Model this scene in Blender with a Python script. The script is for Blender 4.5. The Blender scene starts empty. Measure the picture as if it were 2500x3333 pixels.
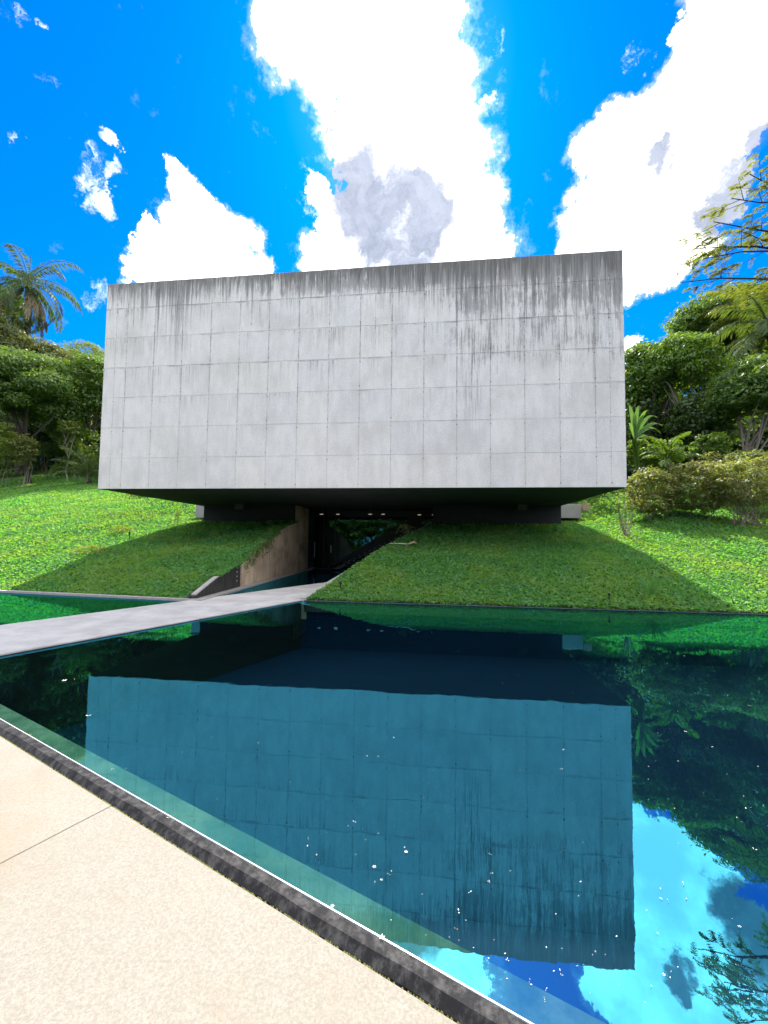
import bpy, bmesh, math, random
import numpy as np
from mathutils import Vector, Matrix
rng = np.random.default_rng(7); random.seed(7)
R = math.radians
sc = bpy.context.scene
C = sc.collection

# ---------------------------------------------------------------- camera
S = 1.05
FPX, YAW, PITCH, ROLL, CX, CY = 1306.57, .1154, .051, .0125, 1250.0, 1700.0
H = 1.55*S
cF = np.array([-math.sin(YAW)*math.cos(PITCH), math.cos(YAW)*math.cos(PITCH), math.sin(PITCH)])
cR = np.array([math.cos(YAW), math.sin(YAW), 0.0]); cU = np.cross(cR, cF)
cR, cU = cR*math.cos(ROLL)+cU*math.sin(ROLL), -cR*math.sin(ROLL)+cU*math.cos(ROLL)
cam = bpy.data.cameras.new('camera'); co = bpy.data.objects.new('camera', cam); C.objects.link(co)
m = Matrix(((cR[0], cU[0], -cF[0], 0), (cR[1], cU[1], -cF[1], 0), (cR[2], cU[2], -cF[2], H), (0, 0, 0, 1)))
co.matrix_world = m
cam.sensor_fit = 'HORIZONTAL'; cam.sensor_width = 36; cam.lens = FPX/2500*36
cam.shift_y = (CY-1666.5)/2500
cam.clip_start = .05; cam.clip_end = 3000
sc.camera = co

def ray(x, y): return cF+cR*(x-CX)/FPX-cU*(y-CY)/FPX
def at(x, y, Y):
    d = ray(x, y); return np.array([0, 0, H])+d*Y/d[1]
def atz(x, y, z):
    d = ray(x, y); return np.array([0, 0, H])+d*(z-H)/d[2]
def dirn(x, y):
    d = ray(x, y); return d/np.linalg.norm(d)

# ---------------------------------------------------------------- sun, sky, exposure
SUN_EL, SUN_AZ = 50.0, -5.5           # azimuth from +Y towards +X
sun = bpy.data.lights.new('sun', 'SUN'); so = bpy.data.objects.new('sun', sun); C.objects.link(so)
sun.energy = 5.0; sun.angle = R(.5); sun.color = (1, .955, .88)
sd = Vector((math.sin(R(SUN_AZ))*math.cos(R(SUN_EL)), math.cos(R(SUN_AZ))*math.cos(R(SUN_EL)), math.sin(R(SUN_EL))))
so.rotation_euler = (-sd).to_track_quat('-Z', 'Y').to_euler()
sc.view_settings.view_transform = 'Standard'; sc.view_settings.look = 'None'
sc.view_settings.gamma = 1; sc.view_settings.use_curve_mapping = False
sc.view_settings.exposure = 1.34

class NT:
    def __init__(s, tree): s.t = tree; s.n = tree.nodes; s.l = tree.links
    def node(s, typ, **kw):
        n = s.n.new(typ)
        for k, v in kw.items():
            if k.startswith('i_'):
                key = k[2:]; key = int(key) if key.isdigit() else key.replace('_', ' ')
                s.set(n.inputs[key], v)
            else: setattr(n, k, v)
        return n
    def set(s, sock, v):
        if hasattr(v, 'outputs'): v = v.outputs[0]
        if isinstance(v, bpy.types.NodeSocket): s.l.new(v, sock)
        else:
            try: sock.default_value = v
            except Exception: sock.default_value = (*v, 1) if hasattr(v, '__len__') else (v, v, v)
    def math(s, op, a, b=None, c=None, clamp=False):
        n = s.n.new('ShaderNodeMath'); n.operation = op; n.use_clamp = clamp
        for i, v in enumerate((a, b, c)):
            if v is not None: s.set(n.inputs[i], v)
        return n.outputs[0]
    def vmath(s, op, a, b=None, out=0):
        n = s.n.new('ShaderNodeVectorMath'); n.operation = op
        s.set(n.inputs[0], a)
        if b is not None:
            if op == 'SCALE': s.set(n.inputs[3], b)
            else: s.set(n.inputs[1], b)
        return n.outputs[out]
    def mapr(s, v, a, b, c=0., d=1., smooth=True):
        n = s.n.new('ShaderNodeMapRange'); n.interpolation_type = 'SMOOTHSTEP' if smooth else 'LINEAR'
        s.set(n.inputs[0], v)
        for i, q in enumerate((a, b, c, d)): s.set(n.inputs[i+1], q)
        return n.outputs[0]
    def mix(s, f, a, b, mode='MIX'):
        n = s.n.new('ShaderNodeMix'); n.data_type = 'RGBA'; n.blend_type = mode; n.clamp_factor = True
        s.set(n.inputs[0], f); s.set(n.inputs[6], a); s.set(n.inputs[7], b)
        return n.outputs[2]
    def noise(s, vec, scale, detail=4, rough=.55, col=False, dist=0):
        n = s.n.new('ShaderNodeTexNoise'); s.set(n.inputs['Vector'], vec)
        n.inputs['Scale'].default_value = scale; n.inputs['Detail'].default_value = detail
        n.inputs['Roughness'].default_value = rough; n.inputs['Distortion'].default_value = dist
        return n.outputs['Color' if col else 'Fac']
    def scale(s, vec, sx, sy, sz):
        return s.vmath('MULTIPLY', vec, (sx, sy, sz))

w = bpy.data.worlds.new('World'); sc.world = w; w.use_nodes = True
W = NT(w.node_tree); W.n.clear()
gen = W.node('ShaderNodeTexCoord').outputs['Generated']
sky = W.node('ShaderNodeTexSky', sky_type='NISHITA', sun_disc=False, sun_elevation=R(SUN_EL), sun_rotation=R(SUN_AZ), air_density=1.0, dust_density=.35, ozone_density=2.2)
hs = W.node('ShaderNodeHueSaturation', i_Saturation=1.15, i_Value=.62, i_Color=W.mix(1.0, sky.outputs[0], (.24, .585, 1.14, 1), 'MULTIPLY'))
hs.inputs['Hue'].default_value = .5
warp = W.vmath('SCALE', W.vmath('SUBTRACT', W.noise(gen, 5.0, 7, .62, col=True), (.5, .5, .5)), .13)
warp2 = W.vmath('SCALE', W.vmath('SUBTRACT', W.noise(gen, 15.0, 6, .68, col=True), (.5, .5, .5)), .085)
gw = W.vmath('NORMALIZE', W.vmath('ADD', W.vmath('ADD', gen, warp), warp2))
def blobs(lst, vec):
    acc = None
    for (x, y, r) in lst:
        c = dirn(x, y); e = dirn(x+r, y); ang = math.acos(min(1, float(c@e)))
        e2 = dirn(x, y+r); ang = (ang+math.acos(min(1, float(c@e2))))/2
        d = W.vmath('DOT_PRODUCT', vec, tuple(c), out=1)
        f = W.mapr(d, math.cos(ang*1.62), math.cos(ang*.25))
        acc = f if acc is None else W.math('MAXIMUM', acc, f)
    return acc
main = [(1150, -330, 400), (1100, -80, 290), (1260, 60, 250), (1320, 250, 235), (1320, 420, 235), (1320, 600, 225), (1410, 760, 190), (1440, 880, 190), (1170, 760, 95), (1060, 870, 95), (1010, 620, 38), (1050, 700, 50), (1230, 860, 130),
        (600, 565, 35), (640, 640, 62), (680, 720, 85), (590, 790, 75), (740, 790, 95), (455, 770, 30), (510, 860, 75), (620, 900, 130), (800, 880, 80),
        (2060, 640, 180), (1960, 760, 150), (1990, 520, 120), (2220, 470, 190), (2290, 290, 130), (2240, 150, 50), (2420, 80, 120), (2480, 300, 110), (2060, 860, 120), (2190, 800, 100), (2560, -150, 220),
        (1880, 850, 75), (2050, 1130, 40), (2330, 640, 90)]
fld = blobs(main, gw)
fine = W.noise(gen, 19, 8, .68)
fsum = W.math('ADD', fld, W.math('MULTIPLY', W.math('SUBTRACT', fine, .5), 1.45))
cmask = W.mapr(fsum, .42, .53)
veil = W.math('MULTIPLY', W.mapr(fsum, .15, .6), .16)
# thin wisps at the left and right of the frame
wn = W.noise(W.scale(gw, 1.6, 1, .7), 13, 7, .68)
wf = blobs([(1600, 140, 75), (1570, 350, 50), (1020, 640, 90), (290, 520, 75), (340, 440, 35), (320, 640, 60), (190, 290, 50), (70, 105, 55), (30, 400, 50), (160, 110, 30), (2100, 170, 70), (2080, 230, 50), (1650, 740, 110), (330, 950, 90)], gw)
wisp = W.math('MULTIPLY', W.mapr(W.math('MULTIPLY', wf, wn), .47, .70), .55)
# the rest of the sky: unseen cumulus beyond the frame, coverage raised for whiter fill light
gn = W.noise(W.vmath('ADD', gen, (3.1, 1.7, .4)), 2.6, 8, .58)
zc = W.node('ShaderNodeSeparateXYZ', i_0=gen).outputs[2]
fr = W.vmath('DOT_PRODUCT', gen, tuple(dirn(1250, 1200)), out=1)
outm = W.mapr(fr, .72, .52)
gm = W.math('MULTIPLY', W.mapr(gn, .43, .56), outm)
allc = W.math('MAXIMUM', W.math('MAXIMUM', cmask, veil), W.math('MAXIMUM', wisp, gm))
# grey undersides
gf = blobs([(1190, 560, 100), (1200, 650, 150), (1330, 660, 90), (1230, 760, 120), (1350, 760, 120), (1330, 840, 90), (1180, 550, 60), (2140, 540, 32), (2155, 500, 26), (2400, 620, 110), (2330, 720, 80), (2440, 470, 60)], gw)
grey = W.math('MULTIPLY', W.mapr(W.math('MULTIPLY', gf, W.noise(gw, 7, 7, .68)), .10, .47), .97)
puff = W.noise(gen, 7, 7, .6)
ccol = W.mix(W.mapr(puff, .36, .66), (.76, .77, .80, 1), (1.36, 1.31, 1.25, 1))
ccol = W.mix(grey, ccol, W.mix(W.mapr(W.noise(gw, 9, 8, .68), .36, .64), (.085, .10, .14, 1), (.155, .172, .215, 1)))
ccol = W.vmath('SCALE', ccol, 11.0)
final = W.mix(allc, hs.outputs[0], ccol)
bg = W.node('ShaderNodeBackground', i_Color=final, i_Strength=.15)
out = W.node('ShaderNodeOutputWorld', i_Surface=bg)

# ---------------------------------------------------------------- helpers
def tag(o, label=None, cat=None, group=None, kind=None):
    if label: o['label'] = label
    if cat: o['category'] = cat
    if group: o['group'] = group
    if kind: o['kind'] = kind
    return o
def link(name, me, mats, parent=None):
    o = bpy.data.objects.new(name, me); C.objects.link(o)
    if mats is not None:
        for mm in (mats if isinstance(mats, (list, tuple)) else [mats]):
            if len(me.materials) < (len(mats) if isinstance(mats, (list, tuple)) else 1): me.materials.append(mm)
    if parent: o.parent = parent
    return o
def empty(name, loc=(0, 0, 0), rz=0):
    o = bpy.data.objects.new(name, None); C.objects.link(o); o.location = loc; o.rotation_euler = (0, 0, rz); o.empty_display_size = .3
    return o
def pyd(name, v, f, smooth=False):
    me = bpy.data.meshes.new(name); me.from_pydata([tuple(map(float, p)) for p in v], [], f); me.update()
    if smooth: me.polygons.foreach_set('use_smooth', [True]*len(me.polygons))
    return me
class MB:
    """collects geometry in world space"""
    def __init__(s): s.v = []; s.f = []
    def add(s, v, f):
        o = len(s.v); s.v += [tuple(map(float, p)) for p in v]; s.f += [tuple(i+o for i in q) for q in f]; return s
    def box(s, x0, x1, y0, y1, z0, z1):
        return s.add([(x0, y0, z0), (x1, y0, z0), (x1, y1, z0), (x0, y1, z0), (x0, y0, z1), (x1, y0, z1), (x1, y1, z1), (x0, y1, z1)],
                     [(0, 3, 2, 1), (4, 5, 6, 7), (0, 1, 5, 4), (1, 2, 6, 5), (2, 3, 7, 6), (3, 0, 4, 7)])
    def prism(s, poly, z0, z1):
        n = len(poly)
        zz0 = z0 if hasattr(z0, '__len__') else [z0]*n; zz1 = z1 if hasattr(z1, '__len__') else [z1]*n
        return s.add([(p[0], p[1], a) for p, a in zip(poly, zz0)]+[(p[0], p[1], a) for p, a in zip(poly, zz1)],
                     [tuple(range(n))[::-1], tuple(range(n, 2*n))]+[(i, (i+1) % n, n+(i+1) % n, n+i) for i in range(n)])
    def tube(s, pts, rad, seg=6, cap=True):
        pts = np.array(pts, float); n = len(pts)
        if not hasattr(rad, '__len__'): rad = [rad]*n
        vs = []
        ref = np.array([.3, .2, .93])
        for i in range(n):
            t = pts[min(i+1, n-1)]-pts[max(i-1, 0)]; t = t/(np.linalg.norm(t)+1e-9)
            a = np.cross(t, ref); 
            if np.linalg.norm(a) < .1: a = np.cross(t, [1, 0, 0])
            a /= np.linalg.norm(a); b = np.cross(t, a)
            for k in range(seg):
                an = 2*math.pi*k/seg
                vs.append(pts[i]+rad[i]*(a*math.cos(an)+b*math.sin(an)))
        fs = [(i*seg+k, i*seg+(k+1) % seg, (i+1)*seg+(k+1) % seg, (i+1)*seg+k) for i in range(n-1) for k in range(seg)]
        if cap: fs += [tuple(range(seg)), tuple(range((n-1)*seg, n*seg))[::-1]]
        return s.add(vs, fs)
    def build(s, name, mat, parent=None, smooth=False):
        return link(name, pyd(name, s.v, s.f, smooth), mat, parent)
def bevel(o, wd=.005, seg=1):
    bm = bmesh.new(); bm.from_mesh(o.data)
    bmesh.ops.bevel(bm, geom=bm.edges[:], offset=wd, segments=seg, affect='EDGES'); bm.to_mesh(o.data); bm.free()

def quads_mesh(name, V):
    """V: (n,4,3) array of quads"""
    n = len(V); me = bpy.data.meshes.new(name)
    me.vertices.add(n*4); me.vertices.foreach_set('co', V.reshape(-1).astype(np.float32))
    me.loops.add(n*4); me.loops.foreach_set('vertex_index', np.arange(n*4, dtype=np.int32))
    me.polygons.add(n); me.polygons.foreach_set('loop_start', np.arange(0, n*4, 4, dtype=np.int32))
    me.polygons.foreach_set('loop_total', np.full(n, 4, dtype=np.int32))
    me.update(calc_edges=True); return me
def unit(a): return a/(np.linalg.norm(a, axis=-1, keepdims=True)+1e-9)
def leaf_quads(P, N, ln, wd, T=None):
    n = len(P); N = unit(N)
    if T is None: T = rng.normal(size=(n, 3))
    T = unit(T-N*np.sum(T*N, axis=1, keepdims=True)); B = np.cross(N, T)
    ln = np.broadcast_to(ln, n)[:, None]; wd = np.broadcast_to(wd, n)[:, None]
    return np.stack([P-T*ln*.5, P+B*wd*.5-T*ln*.05, P+T*ln*.5-N*ln*.12, P-B*wd*.5-T*ln*.05], axis=1)

# ---------------------------------------------------------------- materials
def mat(name):
    m_ = bpy.data.materials.new(name); m_.use_nodes = True
    t = NT(m_.node_tree); b = m_.node_tree.nodes['Principled BSDF']
    return m_, t, b
def pos(t): return t.node('ShaderNodeNewGeometry').outputs['Position']
def simple(name, col, rough=.7, metal=0, var=.15, sc_=4, bump=.0, spec=.3):
    m_, t, b = mat(name)
    p = pos(t); n = t.noise(p, sc_, 5, .6)
    c = t.mix(n, tuple(x*(1-var*1.5) for x in col)+(1,), tuple(min(1, x*(1+var*1.5)) for x in col)+(1,))
    t.set(b.inputs['Base Color'], c); b.inputs['Roughness'].default_value = rough; b.inputs['Metallic'].default_value = metal
    b.inputs['Specular IOR Level'].default_value = spec
    if bump:
        bp = t.node('ShaderNodeBump', i_Strength=bump, i_Distance=.02, i_Height=t.noise(p, sc_*6, 6, .65)); t.set(b.inputs['Normal'], bp)
    return m_
Xl, Xr, Yf, zb, zt = -12.9733, 6.5573, 14.268, 3.599, 11.884
nw = .48; pw = (Xr-Xl-4*nw)/15
ROWH = (zt-zb)/6.86

def concrete_facade():
    m_, t, b = mat('facade_concrete')
    p = pos(t)
    sx = t.node('ShaderNodeSeparateXYZ', i_0=p); x = sx.outputs[0]; z = sx.outputs[2]
    big = t.noise(p, .55, 4, .6); med = t.noise(t.scale(p, 3.2, 1, 1.3), 1.0, 7, .68); finen = t.noise(p, 26, 5, .7)
    base = t.mix(t.mapr(med, .3, .7), (.54, .52, .50, 1), (.63, .61, .59, 1))
    base = t.mix(t.math('MULTIPLY', t.mapr(big, .45, .75), .45), base, (.40, .37, .335, 1))
    rnd = t.node('ShaderNodeObjectInfo').outputs['Random']
    base = t.mix(1.0, base, t.mix(rnd, (.965, .972, .985, 1), (1.03, 1.02, 1.005, 1)), 'MULTIPLY')
    base = t.mix(t.math('MULTIPLY', t.mapr(finen, .42, .70), .38), base, (.22, .22, .22, 1))
    # runs of grime from the parapet
    s1 = t.noise(t.scale(p, 9, 1, .22), 1.0, 7, .72); s2 = t.noise(t.scale(p, 2.1, 1, .13), 1.0, 5, .6)
    s3 = t.noise(t.scale(p, 24, 1, .7), 1.0, 5, .7)
    drop = t.math('SUBTRACT', zt, z)                                     # metres below the top
    rightw = t.mapr(x, -2.5, 3.2)
    leftw = t.math('MULTIPLY', t.mapr(x, -8.3, -10.2), t.mapr(x, -12.2, -10.6))
    nx = t.mapr(t.noise(t.scale(p, 7.5, 1, .09), 1.0, 6, .72), .36, .70, 0, 1)
    reg = t.math('ADD', t.math('ADD', .85, t.math('MULTIPLY', rightw, 1.35)), t.math('MULTIPLY', leftw, 1.3))
    reg = t.math('MULTIPLY', reg, t.mapr(s2, .30, .70, .6, 1.5))
    reach = t.math('MULTIPLY', reg, t.math('ADD', .2, t.math('MULTIPLY', nx, 2.3)))
    fall = t.mapr(drop, reach, t.math('MULTIPLY', reach, .12))
    st = t.mapr(t.math('ADD', t.math('MULTIPLY', s1, .55), t.math('MULTIPLY', s3, .45)), .40, .58)
    top = t.mapr(drop, .9, .1, 0, .30)
    d1 = t.math('ADD', t.math('MULTIPLY', fall, t.math('ADD', .38, t.math('MULTIPLY', st, .66))), t.math('MULTIPLY', top, .7), clamp=True)
    # a second weaker band of drips under every joint
    row = t.math('FRACT', t.math('DIVIDE', t.math('SUBTRACT', z, zb-ROWH*.02), ROWH))
    under = t.math('POWER', row, 1.6)
    s4 = t.mapr(t.noise(t.scale(p, 17, 1, .5), 1.0, 6, .75), .47, .63)
    hmask = t.mapr(z, zb+.8, zt-2.5, .03, 1.0)
    patch = t.mapr(t.noise(t.scale(p, .9, 1, .6), 1.0, 4, .6), .42, .66)
    d2 = t.math('MULTIPLY', t.math('MULTIPLY', under, s4), t.math('MULTIPLY', hmask, t.math('MULTIPLY', patch, .9)))
    # isolated vertical stains in the lower half, near x = 1.5
    colm = t.math('MULTIPLY', t.mapr(t.math('ABSOLUTE', t.math('SUBTRACT', x, 1.45)), .55, .05), t.mapr(s4, .1, .8))
    d3 = t.math('MULTIPLY', t.math('MULTIPLY', colm, t.mapr(z, zb+1.2, zb+4.5)), .75)
    # stain along the joints
    xf = t.math('FRACT', t.math('DIVIDE', t.math('SUBTRACT', x, Xl+2*nw), pw))
    jd = t.math('MINIMUM', xf, t.math('SUBTRACT', 1.0, xf))
    jx = t.math('MULTIPLY', t.mapr(jd, .035, .0), t.mapr(t.noise(t.scale(p, 2, 1, 1.3), 1.0, 5, .7), .40, .62))
    zd = t.math('MINIMUM', row, t.math('SUBTRACT', 1.0, row))
    jz = t.math('MULTIPLY', t.mapr(zd, .045, .0), t.mapr(t.noise(t.scale(p, 1.1, 1, 3), 1.0, 6, .7), .46, .66))
    jj = t.math('MULTIPLY', t.math('MAXIMUM', jx, jz), t.mapr(z, zb+.8, zt-2.5, .12, .75))
    bl = t.noise(t.scale(p, 1.5, 1, 1.3), 1.0, 8, .72)
    strk = t.math('ADD', t.math('MULTIPLY', t.noise(t.scale(p, 9, 1, .45), 1.0, 7, .75), .40), t.math('ADD', t.math('MULTIPLY', t.noise(t.scale(p, 34, 1, 1.6), 1.0, 6, .75), .32), t.math('MULTIPLY', bl, .30)))
    reg1 = t.math('MULTIPLY', t.mapr(drop, 1.75, .55), t.mapr(x, -9.0, -1.0, .62, .95))
    rx = t.mapr(x, -2.2, 1.4)
    reg2 = t.math('MULTIPLY', rx, t.mapr(drop, 3.3, 1.5, .0, .80))
    reg3 = t.math('MULTIPLY', rx, t.mapr(drop, 5.8, 3.0, .0, .62))
    reg4 = t.math('MULTIPLY', t.mapr(drop, 6.2, 2.2, .0, .46), t.mapr(s2, .35, .6))
    reg5 = t.math('MULTIPLY', leftw, t.mapr(drop, 5.2, 1.5, .0, .55))
    D = t.math('MAXIMUM', t.math('MAXIMUM', t.math('MAXIMUM', reg1, reg2), t.math('MAXIMUM', reg3, reg4)), reg5)
    lo = t.math('SUBTRACT', .665, t.math('MULTIPLY', D, .28))
    cov = t.math('MULTIPLY', t.mapr(strk, lo, t.math('ADD', lo, .085)), t.mapr(D, .0, .35))
    dark = t.math('MAXIMUM', t.math('MAXIMUM', d1, d2), t.math('MAXIMUM', d3, jj), clamp=True)
    warm = t.mix(t.mapr(s2, .4, .65), (.075, .070, .066, 1), (.10, .10, .092, 1))
    soft = t.mix(t.mapr(bl, .4, .6), (.185, .175, .17, 1), (.24, .235, .225, 1))
    base = t.mix(t.math('MULTIPLY', cov, .85), base, soft)
    col = t.mix(t.math('MULTIPLY', dark, .80), base, warm)
    # white efflorescence runs
    ef = t.math('MULTIPLY', t.mapr(t.noise(t.scale(p, 13, 1, .4), 1.0, 6, .75), .60, .70), t.math('MULTIPLY', t.mapr(drop, 5, 1), .55))
    col = t.mix(ef, col, (.50, .50, .48, 1))
    t.set(b.inputs['Base Color'], col); b.inputs['Roughness'].default_value = .85; b.inputs['Specular IOR Level'].default_value = .2
    t.set(b.inputs['Normal'], t.node('ShaderNodeBump', i_Strength=.35, i_Distance=.012, i_Height=t.math('ADD', med, t.math('MULTIPLY', finen, .5))))
    return m_
M = {}
M['facade'] = concrete_facade()
M['concrete'] = simple('cast_concrete', (.33, .325, .31), .85, var=.18, sc_=1.6, bump=.3)
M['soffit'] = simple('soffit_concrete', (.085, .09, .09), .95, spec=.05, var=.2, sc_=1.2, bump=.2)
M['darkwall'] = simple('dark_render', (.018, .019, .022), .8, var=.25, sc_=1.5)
M['black'] = simple('black_steel', (.02, .02, .022), .45, .3)
M['hole_shade'] = simple('tie_hole_shade', (.03, .028, .026), .9)  # near-black colour stands in for shade inside the tie holes

def brownwall():
    m_, t, b = mat('brown_wall'); p = pos(t)
    s = t.noise(t.scale(p, 6, 6, .3), 1.0, 6, .7); g = t.noise(p, 1.1, 5, .6)
    c = t.mix(t.mapr(s, .35, .7), (.42, .31, .21, 1), (.58, .46, .33, 1)); c = t.mix(t.mapr(g, .4, .75), c, (.22, .16, .11, 1))
    t.set(b.inputs['Base Color'], c); b.inputs['Roughness'].default_value = .8
    t.set(b.inputs['Normal'], t.node('ShaderNodeBump', i_Strength=.3, i_Distance=.01, i_Height=s)); return m_
M['brown'] = brownwall()
def darkstreak(name, c0, c1, c2, rough=.5):
    m_, t, b = mat(name); p = pos(t)
    s = t.noise(t.scale(p, 16, 16, .9), 1.0, 7, .72); g = t.noise(p, 3.2, 6, .65); k = t.noise(t.scale(p, 5, 5, 5), 1.0, 5, .7)
    c = t.mix(t.mapr(s, .42, .66), c0+(1,), c1+(1,)); c = t.mix(t.math('MULTIPLY', t.mapr(g, .56, .78), t.mapr(k, .40, .65)), c, c2+(1,))
    t.set(b.inputs['Base Color'], c); b.inputs['Roughness'].default_value = rough; b.inputs['Specular IOR Level'].default_value = .12
    t.set(b.inputs['Normal'], t.node('ShaderNodeBump', i_Strength=.25, i_Distance=.004, i_Height=t.noise(p, 40, 6, .7))); return m_
M['kerb'] = darkstreak('kerb_stone', (.012, .012, .013), (.055, .053, .052), (.12, .115, .105), .75)
M['endwall'] = darkstreak('dark_wall_end', (.03, .028, .027), (.06, .055, .05), (.10, .085, .07), .7)
M['edging'] = simple('pale_edging', (.62, .58, .55), .35, .2, var=.12, sc_=9)
M['rim'] = simple('weathered_rim', (.27, .26, .24), .85, var=.25, sc_=7, bump=.3)
M['moss'] = simple('moss', (.16, .17, .035), .95, var=.3, sc_=30)

def path_mat():
    m_, t, b = mat('washed_concrete'); p = pos(t)
    rnd = t.node('ShaderNodeObjectInfo').outputs['Random']
    ag = t.noise(p, 190, 3, .8); ag2 = t.noise(p, 85, 5, .8); g = t.noise(p, .9, 5, .6); g2 = t.noise(t.scale(p, 1, 1.6, 1), 3.0, 6, .65)
    c = t.mix(t.mapr(ag2, .38, .62), (.165, .149, .12, 1), (.222, .207, .176, 1))
    c = t.mix(t.math('MULTIPLY', t.mapr(ag, .62, .72), .4), c, (.14, .12, .09, 1))
    c = t.mix(t.math('MULTIPLY', t.mapr(ag, .40, .30), .35), c, (.36, .34, .30, 1))
    c = t.mix(t.math('MULTIPLY', t.mapr(g, .44, .66), .6), c, (.185, .15, .105, 1))
    c = t.mix(t.math('MULTIPLY', t.mapr(g2, .62, .76), .5), c, (.175, .12, .075, 1))
    # rust scuffs and one hairline crack
    v = t.node('ShaderNodeTexVoronoi', feature='DISTANCE_TO_EDGE', i_Scale=.42); t.set(v.inputs['Vector'], t.vmath('ADD', p, t.vmath('SCALE', t.noise(p, 2.2, 6, .6, col=True), .45)))
    cr = t.math('MULTIPLY', t.mapr(v.outputs['Distance'], .0035, .001), t.mapr(t.noise(p, .8, 2, .5), .55, .62))
    c = t.mix(t.math('MULTIPLY', cr, .6), c, (.20, .16, .11, 1))
    c = t.mix(1., c, t.mix(rnd, (.95, .95, .95, 1), (1.04, 1.03, 1.0, 1)), 'MULTIPLY')
    t.set(b.inputs['Base Color'], c); b.inputs['Roughness'].default_value = .8; b.inputs['Specular IOR Level'].default_value = .3
    t.set(b.inputs['Normal'], t.node('ShaderNodeBump', i_Strength=.4, i_Distance=.004, i_Height=t.math('ADD', ag, ag2)))
    return m_
M['path'] = path_mat()
def bridge_mat():
    m_, t, b = mat('walkway_concrete'); p = pos(t)
    a = t.noise(p, 1.3, 6, .65); f = t.noise(p, 45, 4, .7); q = t.noise(p, 5, 6, .65)
    c = t.mix(t.mapr(a, .35, .68), (.31, .295, .28, 1), (.43, .415, .39, 1)); c = t.mix(t.math('MULTIPLY', t.mapr(f, .5, .75), .3), c, (.26, .25, .23, 1))
    c = t.mix(t.math('MULTIPLY', t.mapr(q, .56, .7), .3), c, (.29, .27, .24, 1))
    t.set(b.inputs['Base Color'], c); b.inputs['Roughness'].default_value = .8
    t.set(b.inputs['Normal'], t.node('ShaderNodeBump', i_Strength=.3, i_Distance=.004, i_Height=f)); return m_
M['bridge'] = bridge_mat()
def ledge_mat():
    m_, t, b = mat('algae_ledge'); p = pos(t)
    g = t.noise(p, 2.6, 7, .68); f = t.noise(p, 17, 6, .7)
    c = t.mix(t.mapr(g, .35, .68), (.025, .065, .038, 1), (.13, .155, .10, 1)); c = t.mix(t.math('MULTIPLY', t.mapr(f, .5, .7), .6), c, (.03, .08, .05, 1))
    t.set(b.inputs['Base Color'], c); b.inputs['Roughness'].default_value = .9; return m_
M['ledge'] = ledge_mat()
M['pooldark'] = simple('pool_lining', (.001, .018, .055), .8, var=.2, sc_=1.2)

def schlick(t, f0, nrm=None):
    g = t.node('ShaderNodeNewGeometry'); n = nrm if nrm is not None else g.outputs['Normal']
    c = t.math('ABSOLUTE', t.vmath('DOT_PRODUCT', g.outputs['Incoming'], n, out=1))
    return t.math('ADD', f0, t.math('MULTIPLY', 1-f0, t.math('POWER', t.math('SUBTRACT', 1.0, c, clamp=True), 5.0)), clamp=True)
def water():
    m_, t, b = mat('pool_water'); m_.node_tree.nodes.remove(b)
    p = pos(t); o = m_.node_tree.nodes['Material Output']
    n1 = t.noise(t.scale(p, 1, 1, 1), 1.7, 2, .5); n2 = t.noise(p, 7.5, 3, .5)
    h_ = t.math('ADD', t.math('MULTIPLY', n1, 1.0), t.math('MULTIPLY', n2, .16))
    bp = t.node('ShaderNodeBump', i_Strength=.03, i_Distance=.03, i_Height=h_)
    fz = schlick(t, .36, bp.outputs[0])
    gl = t.node('ShaderNodeBsdfGlossy', i_Color=(.09, .57, .82, 1), i_Roughness=.008, i_Normal=bp)
    tr = t.node('ShaderNodeBsdfTransparent', i_Color=(.62, .93, .90, 1))
    mx = t.node('ShaderNodeMixShader', i_0=fz, i_1=tr, i_2=gl)
    t.l.new(mx.outputs[0], o.inputs['Surface']); return m_
M['water'] = water()
def glass():
    m_, t, b = mat('entrance_glass'); m_.node_tree.nodes.remove(b); o = m_.node_tree.nodes['Material Output']
    fz = schlick(t, .10)
    gl = t.node('ShaderNodeBsdfGlossy', i_Color=(.40, .75, .80, 1), i_Roughness=.02)
    tr = t.node('ShaderNodeBsdfTransparent', i_Color=(.35, .45, .45, 1))
    mx = t.node('ShaderNodeMixShader', i_0=fz, i_1=tr, i_2=gl); t.l.new(mx.outputs[0], o.inputs['Surface']); return m_
M['glass'] = glass()
def lamp_mat():
    m_, t, b = mat('lamp_glow'); b.inputs['Emission Color'].default_value = (1, .85, .75, 1); b.inputs['Emission Strength'].default_value = .3; return m_
M['lamp'] = lamp_mat()

def leafmat(name, c0, c1, c2, trans=.5, rough=.45, gloss=.03, nscale=.5):
    m_, t, b = mat(name); m_.node_tree.nodes.remove(b); o = m_.node_tree.nodes['Material Output']
    g = t.node('ShaderNodeNewGeometry'); p = g.outputs['Position']; isl = g.outputs['Random Per Island']
    n = t.noise(p, nscale, 4, .6)
    c = t.mix(isl, c0+(1,), c1+(1,)); c = t.mix(t.mapr(n, .4, .68), c, c2+(1,))
    tc = t.mix(1.0, c, (1.85, 1.65, .5, 1), 'MULTIPLY')
    d = t.node('ShaderNodeBsdfDiffuse', i_Color=c); tl = t.node('ShaderNodeBsdfTranslucent', i_Color=tc)
    gs = t.node('ShaderNodeBsdfGlossy', i_Color=(1, 1, 1, 1), i_Roughness=rough)
    a = t.node('ShaderNodeMixShader', i_0=trans, i_1=d, i_2=tl); a2 = t.node('ShaderNodeMixShader', i_0=gloss, i_1=a, i_2=gs)
    t.l.new(a2.outputs[0], o.inputs['Surface']); return m_
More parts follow.
